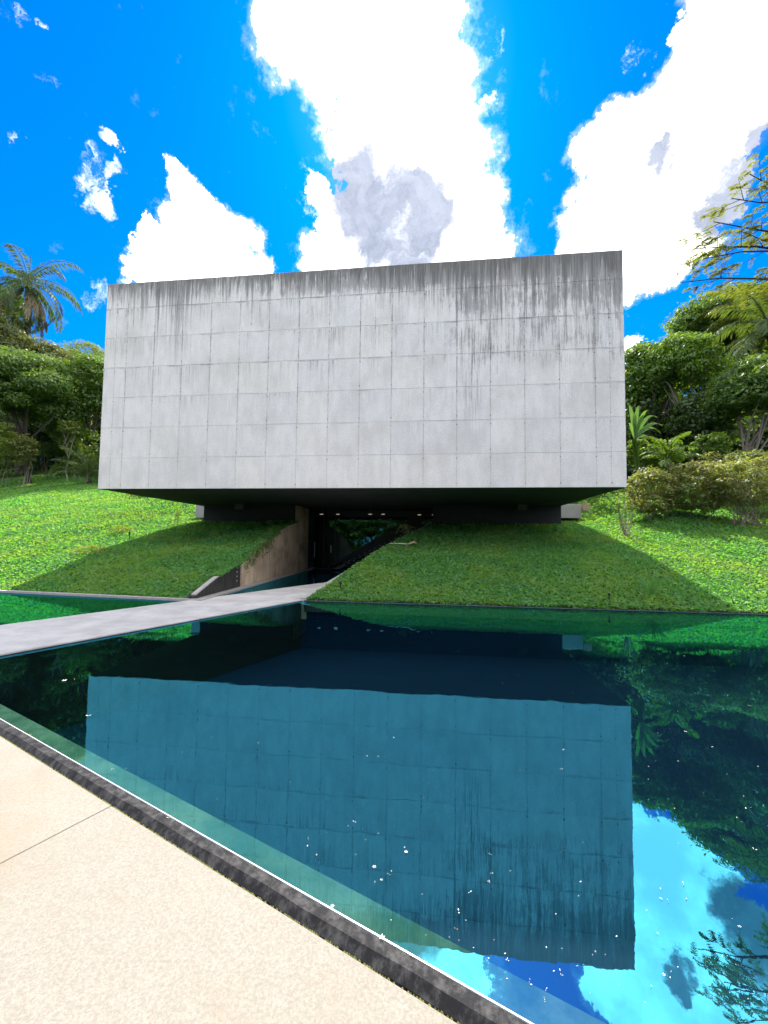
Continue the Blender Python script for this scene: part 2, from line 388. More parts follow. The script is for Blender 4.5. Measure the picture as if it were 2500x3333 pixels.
M['groundleaf'] = leafmat('ground_cover_leaf', (.045, .17, .060), (.11, .29, .07), (.13, .26, .06), .58, .5, .018, .55)
M['leaf_mid'] = leafmat('leaf_mid_green', (.055, .12, .022), (.12, .21, .03), (.095, .17, .027), .48)
M['leaf_dark'] = leafmat('leaf_dark_green', (.035, .08, .02), (.075, .13, .026), (.055, .10, .02), .4)
M['leaf_bright'] = leafmat('leaf_bright_green', (.07, .15, .018), (.13, .22, .025), (.10, .19, .02), .5)
M['leaf_olive'] = leafmat('leaf_olive', (.08, .11, .035), (.14, .165, .045), (.11, .14, .035), .48)
M['leaf_yellow'] = leafmat('leaf_yellow_green', (.10, .16, .028), (.17, .22, .04), (.13, .18, .03), .5)
M['leaf_hedge'] = leafmat('hedge_leaf', (.13, .17, .05), (.22, .22, .10), (.16, .23, .06), .45, .45, .035, 1.2)
M['leaf_banana'] = leafmat('broad_leaf', (.05, .13, .025), (.09, .19, .035), (.07, .16, .03), .5, .45, .02)
M['palm'] = leafmat('palm_leaf', (.045, .085, .025), (.085, .13, .04), (.06, .10, .035), .4, .5, .02)
M['palm_dry'] = leafmat('dry_palm_leaf', (.13, .11, .06), (.2, .165, .09), (.16, .13, .07), .3, .5, .03)
M['bark'] = simple('bark', (.042, .034, .027), .9, var=.3, sc_=5, bump=.6)
M['bark_pale'] = simple('pale_bark', (.16, .135, .105), .9, var=.25, sc_=6, bump=.5)
M['petal'] = simple('white_petal', (.75, .73, .65), .6, var=.08)
M['litter'] = simple('dry_leaf', (.35, .25, .13), .8, var=.2)
M['pot'] = simple('white_pot', (.55, .52, .5), .5)
def soil():
    m_, t, b = mat('lawn_soil'); p = pos(t)
    a = t.noise(p, .5, 6, .65); f = t.noise(p, 9, 7, .7)
    c = t.mix(t.mapr(f, .35, .68), (.020, .036, .008, 1), (.075, .13, .02, 1)); c = t.mix(t.math('MULTIPLY', t.mapr(a, .5, .75), .4), c, (.075, .095, .02, 1))
    t.set(b.inputs['Base Color'], c); b.inputs['Roughness'].default_value = .95; b.inputs['Specular IOR Level'].default_value = .1
    t.set(b.inputs['Normal'], t.node('ShaderNodeBump', i_Strength=1.0, i_Distance=.12, i_Height=f)); return m_
M['soil'] = soil()

# ---------------------------------------------------------------- terrain
WALL0, WALL1 = np.array([-6.30, 10.30]), np.array([-7.34, 24.4])          # water-side base of the left retaining wall
RW0 = np.array([-3.50, 10.85]); RDIR = np.array([math.cos(R(70.6)), math.sin(R(70.6))])
def lw_x(y): return WALL0[0]+(WALL1[0]-WALL0[0])*(y-WALL0[1])/(WALL1[1]-WALL0[1])
def rw_x(y): return RW0[0]+RDIR[0]*(y-RW0[1])/RDIR[1]
def shore(x): return np.where(x < -6.3, 10.32+(-6.3-x)*.09, 10.88)
MIDY = [-5, 0, 3.45, 6.2, 9.95, 13.2, 23.5, 32, 50, 80, 140]; MIDZ = [.02, .02, 1.14, 1.85, 2.62, 3.05, 3.3, 6.5, 12, 17, 22]
SIDY = [-5, 0, 3.45, 10, 19.2, 36, 50, 80, 140]; SIDZ = [.02, .02, 1.16, 3.25, 6.0, 11.2, 15, 20, 24]
def terr(x, y):
    x = np.asarray(x, float); y = np.asarray(y, float)
    s = y-shore(x)
    a = np.interp(s, MIDY, MIDZ); b = np.interp(s, SIDY, SIDZ)
    t = np.clip(np.maximum((-13.2-x)/5, (x-7.0)/5), 0, 1); t = t*t*(3-2*t)
    z = a*(1-t)+b*t
    z = z+.05*np.sin(x*.7+y*.4)*np.clip(s/6, 0, 1)*t+.02*np.sin(x*1.9-y*1.3)*np.clip(s/5, 0, 1)
    # the right hand garden stops climbing behind the hedge, the left lawn keeps a gentle crest
    return z
def grid_patch(mb, xs_fn, ys):
    rows = []
    for y in ys:
        xs = xs_fn(y); rows.append([(x, y, float(terr(x, y))) for x in xs])
    n = len(rows[0]); v = [p for r in rows for p in r]
    f = [(j*n+i, j*n+i+1, (j+1)*n+i+1, (j+1)*n+i) for j in range(len(rows)-1) for i in range(n-1)]
    mb.add(v, f)
def lsp(a, b, n, p=1.0): return a+(b-a)*(np.linspace(0, 1, n)**p)
mb = MB()
# left bank: first row follows the slanted shore, others at constant y
def left_bank():
    u = lsp(0, 1, 46, 1.8); rows = []
    for s in np.concatenate([np.linspace(0, 14.2, 48)]):
        r = []
        for k in u:
            # param from wall (k=0) to far left (k=1)
            x = -6.42-k*90
            y = float(shore(x))+s*(24.4-float(shore(x)))/14.2 if True else 0
            xw = lw_x(y)-.1
            x = xw-k*90
            r.append((x, y, float(terr(x, y))))
        rows.append(r)
    n = len(u); v = [p for q in rows for p in q]
    mb.add(v, [(j*n+i, (j+1)*n+i, (j+1)*n+i+1, j*n+i+1) for j in range(len(rows)-1) for i in range(n-1)])
left_bank()
grid_patch(mb, lambda y: rw_x(y)+.06+lsp(0, 90, 46, 1.8), np.linspace(10.9, 24.4, 48))
xsb = np.concatenate([-7.42-lsp(0, 90, 46, 1.8)[::-1], np.linspace(-7.0, 1.2, 14), rw_x(24.4)+.06+lsp(0, 90, 46, 1.8)])
grid_patch(mb, lambda y: xsb, np.concatenate([np.linspace(24.4, 70, 50), np.linspace(74, 150, 16)]))
lawn = mb.build('grassy_slope', M['soil'], smooth=True); tag(lawn, kind='structure')
# wide flat ground to the horizon, around and behind the pool
g = MB()
g.add([(-900, -900, -2.2), (900, -900, -2.2), (900, 900, -2.2), (-900, 900, -2.2)], [(0, 1, 2, 3)])
tag(g.build('ground', M['soil']), kind='structure')

# ---------------------------------------------------------------- pool
KD = np.array([.9203, -.3916]); KN = np.array([.3916, .9203])
def kp(t, n): return KD*t+KN*n
mb = MB(); p0 = kp(-60, 1.50); p1 = kp(60, 1.50)
mb.add([(*kp(-34, 1.502), 0), (*kp(34, 1.502), 0), (34, 11.3, 0), (1.6, 11.3, 0), (1.6, 24.6, 0), (-7.6, 24.6, 0), (-7.6, 11.6, 0), (-40, 14.6, 0)], [(0, 1, 2, 3, 4, 5, 6, 7)])
o = mb.build('pool_water', M['water']); tag(o, kind='structure')
mb = MB(); mb.add([(*kp(-60, 1.2), -1.3), (*kp(60, 1.2), -1.3), (60, 26, -1.3), (-60, 26, -1.3)], [(0, 1, 2, 3)])
# far bank under water
for (a, b2, zt_) in [((-60, 15.2), (-6.3, 10.33), 0), ((-3.5, 10.895), (80, 10.895), .03)]:
    mb.add([(*a, -1.3), (*b2, -1.3), (*b2, zt_), (*a, zt_)], [(0, 1, 2, 3)])
tag(mb.build('pool_floor', M['pooldark']), kind='structure')
mb = MB(); LG = 1.80
mb.prism([kp(-60, 1.515), kp(60, 1.515), kp(60, LG), kp(-60, LG)], -1.29, -.15)
tag(mb.build('underwater_ledge', M['ledge']), kind='structure')
# kerb between path and water
kr = empty('pool_kerb', (*kp(0, 1.49), -.085)); tag(kr, 'low dark streaked kerb with a pale metal lip between the beige path and the water', 'kerb')
def child(mb_, name, mt, par, smooth=False):
    o = mb_.build(name, mt, None, smooth); o.parent = par; o.matrix_parent_inverse = par.matrix_basis.inverted(); return o
ts = np.arange(-40, 41, 1.0)
mb = MB()
n_ = 400; tt = np.linspace(-40, 40, n_*2); 
prof = [(1.4235, -.08), (1.426, -.031), (1.455, -.004), (1.459, 0), (1.509, .003), (1.512, -.2)]
vs = []; 
for t_ in tt:
    j = .0012*math.sin(t_*7.1)+.001*math.sin(t_*17.3+1)
    for (n1, z1) in prof: vs.append((*kp(t_, n1+(j if n1 < 1.47 else 0)), z1+(j if z1 > -.05 else 0)))
k = len(prof)
mb.add(vs, [(i*k+q, (i+1)*k+q, (i+1)*k+q+1, i*k+q+1) for i in range(len(tt)-1) for q in range(k-1)])
child(mb, 'kerb_stone', M['kerb'], kr)
mb = MB(); mb.prism([kp(-40, 1.513), kp(40, 1.513), kp(40, 1.518), kp(-40, 1.518)], -.2, .005)
child(mb, 'metal_lip', M['edging'], kr)

# path of washed concrete slabs
pathroot = empty('path', (*kp(0, 0), -.09)); tag(pathroot, kind='structure')
PZ = -.031
js = [-40, -31, -25, -18.74, -12.34, -9.14, -5.94, -2.74, .46, 3.66, 6.86, 10.06, 20, 40]
for a, b2 in zip(js[:-1], js[1:]):
    mb = MB(); mb.prism([kp(a+.003, -2.6), kp(b2-.003, -2.6), kp(b2-.003, 1.421), kp(a+.003, 1.421)], -.22, PZ)
    o = child(mb, 'slab', M['path'], pathroot); bevel(o, .003)
mb = MB()
for t_ in np.arange(-9, 4, .012):
    if random.random() < .8:
        c_ = kp(t_, 1.4225); r_ = random.uniform(.002, .005)
        mb.add([(c_[0]-r_*2, c_[1]-r_, PZ-.003), (c_[0]+r_*2, c_[1]-r_, PZ-.003), (c_[0]+r_, c_[1]+r_, PZ-.002), (c_[0], c_[1], PZ+random.uniform(.001, .005))], [(0, 1, 3), (1, 2, 3), (2, 0, 3)])
tag(mb.build('moss', M['moss']), 'thin line of yellow green moss in the crack between kerb and path', 'moss', kind='stuff')
# lawn behind the path
mb = MB(); mb.add([(*kp(-60, -40), -.12), (*kp(60, -40), -.12), (*kp(60, -2.6), -.12), (*kp(-60, -2.6), -.12)], [(0, 1, 2, 3)])
tag(mb.build('lawn', M['soil']), kind='structure')

# ---------------------------------------------------------------- walkway to the entrance
BD = np.array([math.cos(R(67.8)), math.sin(R(67.8))]); BN = np.array([-BD[1], BD[0]])
BO = np.array([-5.87, 4.97])
def bp_(s, n): return BO+BD*s+BN*n
wk = empty('walkway', (*bp_(0, 1.2), 0)); tag(wk, kind='structure')
ss = [-1.05, -.9+.0, 3.12, 6.75, 10.4, 14.0, 17.4, 20.4]
ss = [-1.0, 3.12, 6.9, 10.6, 14.3, 17.9, 20.6]
# joint runs through (-6.93,8.33)-(-5.05,7.3)
for a, b2 in zip(ss[:-1], ss[1:]):
    W2 = 2.42
    mb = MB(); mb.prism([bp_(a+.008, 0), bp_(b2-.008, 0), bp_(b2-.008, W2), bp_(a+.008, W2)], .004, .035)
    o = child(mb, 'slab', M['bridge'], wk); bevel(o, .006)
mb = MB(); mb.prism([bp_(-1.0, .05), bp_(20.6, .05), bp_(20.6, 2.37), bp_(-1.0, 2.37)], -1.28, .002)
child(mb, 'plinth', M['black'], wk)

# ---------------------------------------------------------------- copings along the far shore
cp = empty('shore_coping', (-10, 10.7, 0)); tag(cp, 'low pale concrete coping along the left lawn and round into the entrance passage', 'coping')
pl = [(-40, 10.32+(40-6.3)*.09), (-6.3, 10.32), (WALL1[0], WALL1[1]-.1)]
mb = MB()
a0 = np.array(pl[0]); a1 = np.array(pl[1]); a2 = np.array(pl[2])
mb.add([(a0[0], a0[1]-.20, -.006), (a1[0]+.28, a1[1]-.22, -.006), (a2[0]+.28, a2[1], -.006), (a0[0], a0[1]-.20, .055), (a1[0]+.28, a1[1]-.22, .055), (a2[0]+.28, a2[1], .055),
        (a0[0], a0[1]+.02, .055), (a1[0]-.01, a1[1]+.02, .055), (a2[0]-.01, a2[1], .055)], [(0, 1, 4, 3), (1, 2, 5, 4), (3, 4, 7, 6), (4, 5, 8, 7)])
child(mb, 'coping', M['rim'], cp)
mb = MB(); mb.add([(a0[0], a0[1]-.19, -1.28), (a1[0]+.27, a1[1]-.21, -1.28), (a2[0]+.27, a2[1], -1.28), (a0[0], a0[1]-.19, -.003), (a1[0]+.27, a1[1]-.21, -.003), (a2[0]+.27, a2[1], -.003)], [(0, 1, 4, 3), (1, 2, 5, 4)])
child(mb, 'footing', M['black'], cp)
ce = empty('shore_edging', (8, 10.88, 0)); tag(ce, 'thin dark and white edging strip between the right lawn and the water', 'edging')
mb = MB(); mb.box(-3.45, 40, 10.85, 10.893, -.3, .016); child(mb, 'edging_strip', M['soffit'], ce)
mb = MB(); mb.box(-3.45, 40, 10.840, 10.849, -.006, .005); child(mb, 'pale_lip', M['soffit'], ce)

# ---------------------------------------------------------------- retaining walls of the entrance cutting
lw = empty('retaining_wall', (*WALL0, 0)); tag(lw, 'brown panelled retaining wall with a dark stained end under the left lawn', 'wall')
TOPY = [10.3, 11.4, 12.7, 13.76, 15.66, 19.2, 20.9, 24.4]; TOPZ = [.14, .47, .74, 1.02, 1.62, 2.40, 2.66, 3.10]
def seg(ya, yb, zoff=0, w0=0, w1=.22, name='wall_panel', mt=None, base=-.5, top=None):
    nn = 6; ys = np.linspace(ya, yb, nn); mb = MB(); v = []
    for y in ys:
        xx = lw_x(y); zz = float(np.interp(y, TOPY, TOPZ)) if top is None else top
        v += [(xx-w0, y, base), (xx-w1, y, base), (xx-w1, y, zz+zoff), (xx-w0, y, zz+zoff)]
    f = [(i*4+q, i*4+(q+1) % 4, i*4+4+(q+1) % 4, i*4+4+q) for i in range(nn-1) for q in range(4)]+[(3, 2, 1, 0), tuple((nn-1)*4+q for q in range(4))]
    mb.add(v, f); return child(mb, name, mt, lw)
seg(10.30, 13.30, 0, 0, .22, 'end_panel', M['endwall'])
ysn = [13.312, 14.6, 15.9, 17.2, 18.5, 19.8, 21.1, 22.4, 23.4]
for a, b2 in zip(ysn[:-1], ysn[1:]):
    seg(a, b2-.012, .02 if a < 20.8 else 0, 0, .22, 'wall_panel', M['brown'], top=None if a < 20.7 else zb-.01)
seg(10.3, 23.4, -.06, .03, .2, 'joint_backing', M['black'])
seg(10.2, 13.0, .03, -.01, .25, 'rim', M['rim'], base=.0) if False else None
# pale slanted rim on the end of the wall
mb = MB(); v = []
for y in np.linspace(10.3, 13.1, 8):
    zz = float(np.interp(y, TOPY, TOPZ)); xx = lw_x(y)
    v += [(xx+.012, y, zz+.003), (xx-.13, y, zz+.003), (xx-.13, y, zz+.04), (xx+.012, y, zz+.04)]
mb.add(v, [(i*4+q, i*4+(q+1) % 4, i*4+4+(q+1) % 4, i*4+4+q) for i in range(7) for q in range(4)]+[(3, 2, 1, 0), (28, 29, 30, 31)])
child(mb, 'rim', M['rim'], lw)
for k_ in range(4):
    y = 13.0; mb = MB(); xx = lw_x(y)+.002; z_ = .28+.15*k_
    mb.tube([(xx-.01, y, z_), (xx+.012, y, z_)], .028, 8); child(mb, 'bolt', M['rim'], lw)
rw = empty('retaining_wall', (*RW0, 0)); tag(rw, 'concrete retaining wall with a pale sloping rim beside the walkway, right of the passage', 'wall')
def rwz(y): return float(np.interp(y, [10.85, 12.15, 14.43, 16.2, 17.55, 18.5, 20.8, 24.4], [.05, .40, 1.0, 1.48, 1.83, 2.08, 2.66, 3.1]))+.03
mb = MB(); mb2 = MB(); v = []; v2 = []; ys = np.linspace(10.85, 23.4, 14)
for y in ys:
    x = rw_x(y); zz = rwz(y)
    v += [(x-.06, y, -.5), (x+.10, y, -.5), (x+.10, y, zz-.05), (x-.06, y, zz-.05)]
    v2 += [(x-.065, y, zz-.047), (x+.115, y, zz-.047), (x+.115, y, zz), (x-.065, y, zz)]
f = [(i*4+q, i*4+(q+1) % 4, i*4+4+(q+1) % 4, i*4+4+q) for i in range(len(ys)-1) for q in range(4)]+[(3, 2, 1, 0), tuple((len(ys)-1)*4+q for q in range(4))]
mb.add(v, f); mb2.add(v2, f)
child(mb, 'wall_body', M['brown'], rw); child(mb2, 'rim', M['rim'], rw)

# ---------------------------------------------------------------- the concrete box
bd = empty('gallery_building', ((Xl+Xr)/2, Yf+9.7, 3.0)); tag(bd, 'huge windowless raw concrete box cantilevered over the lawn, streaked dark along its top', 'building')
Yb = Yf+19.5
xs = [Xl, Xl+nw, Xl+2*nw]+[Xl+2*nw+pw*(i+1) for i in range(15)]+[Xr-nw, Xr]
zs = [zb+ROWH*i for i in range(7)]+[zt]
GAP = .003
def panel_mesh(wd, ht):
    me = bpy.data.meshes.new('concrete_panel'); bm = bmesh.new(); bmesh.ops.create_cube(bm, size=1)
    bmesh.ops.scale(bm, vec=(wd, .05, ht), verts=bm.verts)
    bmesh.ops.bevel(bm, geom=bm.edges[:], offset=.004, segments=1, affect='EDGES'); bm.to_mesh(me); bm.free(); me.materials.append(M['facade']); return me
cache = {}
def panel(cx_, cy_, cz_, wd, ht, rot=0):
    key = (round(wd, 3), round(ht, 3))
    if key not in cache: cache[key] = panel_mesh(*key)
    o = bpy.data.objects.new('concrete_panel', cache[key]); C.objects.link(o); o.parent = bd; o.matrix_parent_inverse = bd.matrix_basis.inverted()
    o.location = (cx_, cy_, cz_); o.rotation_euler = (0, 0, rot); return o
for i in range(len(xs)-1):
    for j in range(7):
        if i == 0 and j % 2 == 0 and False: continue
        g2 = GAP*random.uniform(.6, 1.3)
        panel((xs[i]+xs[i+1])/2, Yf+.025+random.uniform(-.0025, .0025), (zs[j]+zs[j+1])/2, xs[i+1]-xs[i]-2*GAP, zs[j+1]-zs[j]-2*GAP)
mb = MB(); mb.box(Xl+.004, Xr-.004, Yf+.035, Yb, zb+.004, zt-.004); child(mb, 'body', [M['concrete']], bd)
mb = MB(); mb.box(Xl+.001, Xr-.001, Yf+.008, Yf+.034, zb+.002, zt-.002); child(mb, 'joint_backing', M['concrete'], bd)
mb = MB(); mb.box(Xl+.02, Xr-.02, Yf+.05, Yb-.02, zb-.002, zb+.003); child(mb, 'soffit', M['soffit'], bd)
mb = MB(); mb.box(Xl+.3, Xr-.3, Yf+.4, Yb-.4, zt-.003, zt+.05); child(mb, 'roof', M['concrete'], bd)
# side wall panels, larger
sy = np.linspace(Yf+.06, Yb, 9)
for sgn, X in ((-1, Xl), (1, Xr)):
    for a, b2 in zip(sy[:-1], sy[1:]):
        for j in range(7):
            o = panel(X-sgn*.021, (a+b2)/2, (zs[j]+zs[j+1])/2, b2-a-2*GAP, zs[j+1]-zs[j]-2*GAP, R(90))
# formwork tie holes: flat discs, the shade of the recess put into their colour
mb = MB()
for x in xs[1:-1]:
    for j in range(7):
        for dz in ((.15, -.15)):
            zz = zs[j]+.15 if dz > 0 else zs[j+1]-.15
            if j == 6 and dz < 0: continue
            xx = x+random.uniform(-.012, .012); r_ = random.uniform(.012, .02)
            mb.add([(xx+r_*math.cos(a), Yf-.0045, zz+r_*math.sin(a)) for a in np.linspace(0, 2*math.pi, 9)[:-1]], [tuple(range(8))])
o = child(mb, 'tie_hole', M['hole_shade'], bd); tag(o, kind='stuff')
# recessed dark base walls standing on the slope
YB = 20.8
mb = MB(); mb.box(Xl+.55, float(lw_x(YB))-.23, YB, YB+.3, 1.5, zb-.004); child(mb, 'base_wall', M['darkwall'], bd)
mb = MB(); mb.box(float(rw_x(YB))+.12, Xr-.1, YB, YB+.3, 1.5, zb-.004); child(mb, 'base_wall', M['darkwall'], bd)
for (px, X) in ((780, None), (1700, None)):
    a = at(px-14, 1652, 20.2); c_ = at(px+14, 1652, 20.2)
    mb = MB(); mb.box(a[0], c_[0], 20.1, 20.5, zb-.30, zb-.004); child(mb, 'bearing_block', M['soffit'], bd)
# deep lobby
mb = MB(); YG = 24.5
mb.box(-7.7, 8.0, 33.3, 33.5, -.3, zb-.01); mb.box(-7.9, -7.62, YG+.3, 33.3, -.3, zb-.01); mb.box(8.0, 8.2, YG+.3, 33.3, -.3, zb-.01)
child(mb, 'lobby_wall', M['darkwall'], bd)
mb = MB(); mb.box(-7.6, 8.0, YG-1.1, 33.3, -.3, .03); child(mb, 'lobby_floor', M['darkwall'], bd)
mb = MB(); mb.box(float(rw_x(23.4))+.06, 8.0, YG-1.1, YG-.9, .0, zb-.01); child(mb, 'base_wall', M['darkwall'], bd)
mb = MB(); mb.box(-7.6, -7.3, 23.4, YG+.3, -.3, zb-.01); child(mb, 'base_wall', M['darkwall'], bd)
# glazing: panes and black mullions
gx = [-7.28, -6.62, -5.9, -3.6, -1.3, 1.1, 3.3]
fr_ = MB()
for x in gx: fr_.box(x-.03, x+.03, YG-.04, YG+.06, .03, zb-.33)
fr_.box(gx[0], gx[-1], YG-.045, YG+.065, zb-.38, zb-.02)
gf_ = child(fr_, 'glazing_frame', M['black'], bd)
for a, b2 in zip(gx[:-1], gx[1:]):
    mb = MB(); mb.box(a+.031, b2-.031, YG, YG+.012, .04, zb-.385)
    o = mb.build('pane', M['glass']); o.parent = gf_
for (px, y0, y1) in ((1024, 1765, 1815), (1077, 1775, 1800)):
    a = at(px, (y0+y1)/2, YG-.1); z0 = at(px, y1, YG-.1)[2]; z1 = at(px, y0, YG-.1)[2]
    mb = MB(); mb.tube([(a[0], YG-.10, z0), (a[0], YG-.10, z1)], .022, 8); mb.box(a[0]-.01, a[0]+.01, YG-.1, YG, z0+.05, z0+.07); mb.box(a[0]-.01, a[0]+.01, YG-.1, YG, z1-.07, z1-.05)
    child(mb, 'door_handle', M['edging'], bd)
# staircase climbing to the right in front of the glass
st = empty('staircase', (-4.0, 23.2, 0)); tag(st, 'black staircase with a solid sloping balustrade climbing rightwards inside the passage', 'staircase')
pa = at(1062, 1851, 23.9); pb = at(1372, 1668, 23.9)
x0, x1, z1 = pa[0], pb[0], pb[2]
mb = MB(); mb.prism([(x0, 23.9), (x1, 23.9), (x1, 23.96), (x0, 23.96)], [.03, z1-.95, z1-.95, .03], [.10, z1, z1, .10])
child(mb, 'balustrade', M['black'], st)
mb = MB(); mb.prism([(x0+.6, 22.75), (x1, 22.75), (x1, 22.8), (x0+.6, 22.8)], [.03, z1-1.2, z1-1.2, .03], [.07, z1-.85, z1-.85, .07])
child(mb, 'stringer', M['black'], st)
ns = 17
for i in range(ns):
    xa = x0+.7+(x1-x0-.7)*i/ns; zz = (z1-.95)*(i+1)/ns
    mb = MB(); mb.box(xa, xa+(x1-x0)/ns+.02, 22.81, 23.89, zz-.05, zz); child(mb, 'step', M['concrete'], st)
# lit strips under the soffit
lamps = [(977, 1655, 'far left'), (1047, 1674, ''), (1100, 1674, ''), (1205, 1674, ''), (1247, 1674, ''), (1365, 1676, ''), (1412, 1676, '')]
names = ['faint lamp on the soffit highest above the brown retaining wall', 'small lit lamp above the left end of the entrance glass', 'dim small lamp over the glass doors', 'dim lamp over the middle of the entrance glass',
         'brightest small lamp above the glass, right of the middle', 'lamp at the top end of the sloping balustrade', 'lamp furthest right, past the top of the stairs']
for (x, y, _), nm in zip(lamps, names):
    Yl = 22.3; p = at(x, y, Yl); p[2] = min(p[2], zb-.03)
    L_ = empty('ceiling_lamp', (p[0], Yl, zb)); tag(L_, nm, 'lamp', 'small lamps under the concrete soffit')
    mb = MB(); mb.box(p[0]-.03, p[0]+.03, Yl-.02, Yl+.02, p[2]+.03, zb-.003); mb.box(p[0]-.15, p[0]+.15, Yl-.05, Yl+.05, p[2]+.012, p[2]+.04); child(mb, 'housing', M['black'], L_)
    mb = MB(); mb.box(p[0]-.09, p[0]+.09, Yl-.03, Yl+.03, p[2]-.006, p[2]+.011); child(mb, 'diffuser', M['lamp'], L_)

# low concrete pieces either side of the base
def cblock(x0_, x1_, y0_, y1_, z0_, z1_, label, extra=None):
    r = empty('concrete_plinth', ((x0_+x1_)/2, y0_, z0_)); tag(r, label, 'plinth')
    mb = MB(); mb.box(x0_, x1_, y0_, y1_, z0_, z1_); o = child(mb, 'plinth_block', M['concrete'], r); bevel(o, .015)
    if extra: extra(r)
a = at(637, 1653, 22.5); b_ = at(700, 1653, 22.5)
def cap(r):
    mb = MB(); mb.box(a[0]-.03, b_[0]+.02, 22.45, 24, a[2]+.26, a[2]+.32); child(mb, 'capstone', M['rim'], r)
cblock(a[0], b_[0], 22.5, 24, a[2]-.6, a[2]+.26, 'small pale concrete plinth on the grass by the left end of the dark recess', cap)
a3 = at(1832, 1650, 22.5); b3 = at(1893, 1650, 22.5)
def cap2(r):
    mb = MB(); mb.box(b3[0]-.02, b3[0]+.35, 22.3, 22.42, a3[2]-.2, a3[2]+.2); child(mb, 'low_kerb', M['brown'], r)
cblock(a3[0]-.6, b3[0], 22.5, 24, a3[2]-.6, a3[2]+.16, 'small pale concrete plinth on the grass by the right end of the dark recess', cap2)

# ---------------------------------------------------------------- ground cover
def cover(n, x0, x1, y0, y1, smin, smax):
    P = []; tot = 0
    while tot < n:
        x = rng.uniform(x0, x1, n*3); y = y0+(y1-y0)*rng.uniform(0, 1, n*3)
        s = y-shore(x)
        ok = (s > -.035)
        dd = np.hypot(x, y); ok &= rng.uniform(0, 1, n*3) < (11.0/np.maximum(dd, 11))**1.8
        ang = x/np.maximum(y, 1); ok &= (ang > -1.45) & (ang < 1.12)
        inpass = (x > lw_x(y)-.05) & (x < rw_x(y)+.12) & (y < 24.4); ok &= ~inpass
        under = (x > Xl+.5) & (x < Xr-.1) & (y > YB); ok &= ~under
        x, y = x[ok], y[ok]; P.append(np.stack([x, y], 1)); tot += len(x)
    P = np.concatenate(P)[:n]; z = terr(P[:, 0], P[:, 1]); d = np.hypot(P[:, 0], P[:, 1])
    cl = .5+.5*np.sin(P[:, 0]*2.3+np.sin(P[:, 1]*1.7)*2)*np.sin(P[:, 1]*2.9+P[:, 0]*.8)
    hgt = rng.uniform(.01, .10, n)*(.75+.35*cl)
    P3 = np.column_stack([P, z+hgt])
    N = rng.normal(size=(n, 3))*.62+np.array([0, -.15, 1.0])
    sz = rng.uniform(smin, smax, n)*(1+.030*(d-11))
    return leaf_quads(P3, N, sz, sz*rng.uniform(.45, .8, n))
V = np.concatenate([cover(430000, -48, 28, 10.3, 55, .048, .105)])
# fringe hanging over the left wall
nf = 2600; y = rng.uniform(11.6, 17.6, nf); x = lw_x(y)+rng.uniform(-.25, .10, nf)
z = np.interp(y, TOPY, TOPZ)+.03-np.abs(rng.normal(0, .10, nf))*(y > 12.9)*np.clip((x-lw_x(y))*12, 0, 1)+rng.uniform(0, .08, nf)
V = np.concatenate([V, leaf_quads(np.column_stack([x, y, z]), rng.normal(size=(nf, 3))+[.5, -.4, .6], .09, .055)])
o = link('ground_cover', quads_mesh('ground_cover', V), M['groundleaf']); tag(o, 'dense leafy green ground cover over both lawns, part sunlit and part in the shadow of the box', 'ground cover', kind='stuff')

# hanging vine strands
vn = empty('hanging_vine', (lw_x(15), 15, 1.4)); tag(vn, 'straggling vine hanging over the top edge of the brown wall', 'vine')
LV = []
for i in range(26):
    y = rng.uniform(13.6, 16.6); x = lw_x(y)+.03; z0_ = float(np.interp(y, TOPY, TOPZ)); L_ = rng.uniform(.15, .62)
    pts = [(x-.05, y, z0_+.08), (x+.05, y, z0_+.04), (x+.06, y+rng.uniform(-.05, .05), z0_-L_*.5), (x+.05, y+rng.uniform(-.1, .1), z0_-L_)]
    mb = MB(); mb.tube(pts, [.006, .006, .004, .002], 4); child(mb, 'vine_stem', M['bark'], vn)
    tt_ = rng.uniform(0, 1, 22); P = np.stack([np.interp(tt_, [0, .3, .65, 1], [p[k] for p in pts]) for k in range(3)], 1)+rng.normal(0, .03, (22, 3)); P[:, 0] = np.maximum(P[:, 0], x+.01)
    LV.append(leaf_quads(P, rng.normal(size=(22, 3))+[1, -.5, .4], .075, .05))
o = link('foliage', quads_mesh('foliage', np.concatenate(LV)), M['leaf_yellow']); o.parent = vn; o.matrix_parent_inverse = vn.matrix_basis.inverted()

# ---------------------------------------------------------------- trees
def crown_leaves(blobs_, dens, ln, wd, inner=.25, squash_up=.7, droop=0):
    out_ = []
    for (c, r) in blobs_:
        r = np.array(r); area = (r[0]*r[1]+r[1]*r[2]+r[0]*r[2])*4.2
        n = int(area*dens*1.5)+20
        D = unit(rng.normal(size=(n, 3)))
        lump = 1+.24*np.sin(D[:, 0]*5+c[0])*np.sin(D[:, 1]*6+c[1])*np.sin(D[:, 2]*5+c[2])
        rad = np.where(rng.uniform(0, 1, n) < .12, rng.uniform(1.0, 1.32, n), rng.uniform(.5, 1.06, n)**.6)*lump
        P = np.array(c)+D*r*rad[:, None]
        N = D*1.0+np.array([0, 0, squash_up])+rng.normal(size=(n, 3))*.55
        L = ln*.88*rng.uniform(.6, 1.4, n)
        out_.append(leaf_quads(P, N, L, L*wd))
    return np.concatenate(out_)
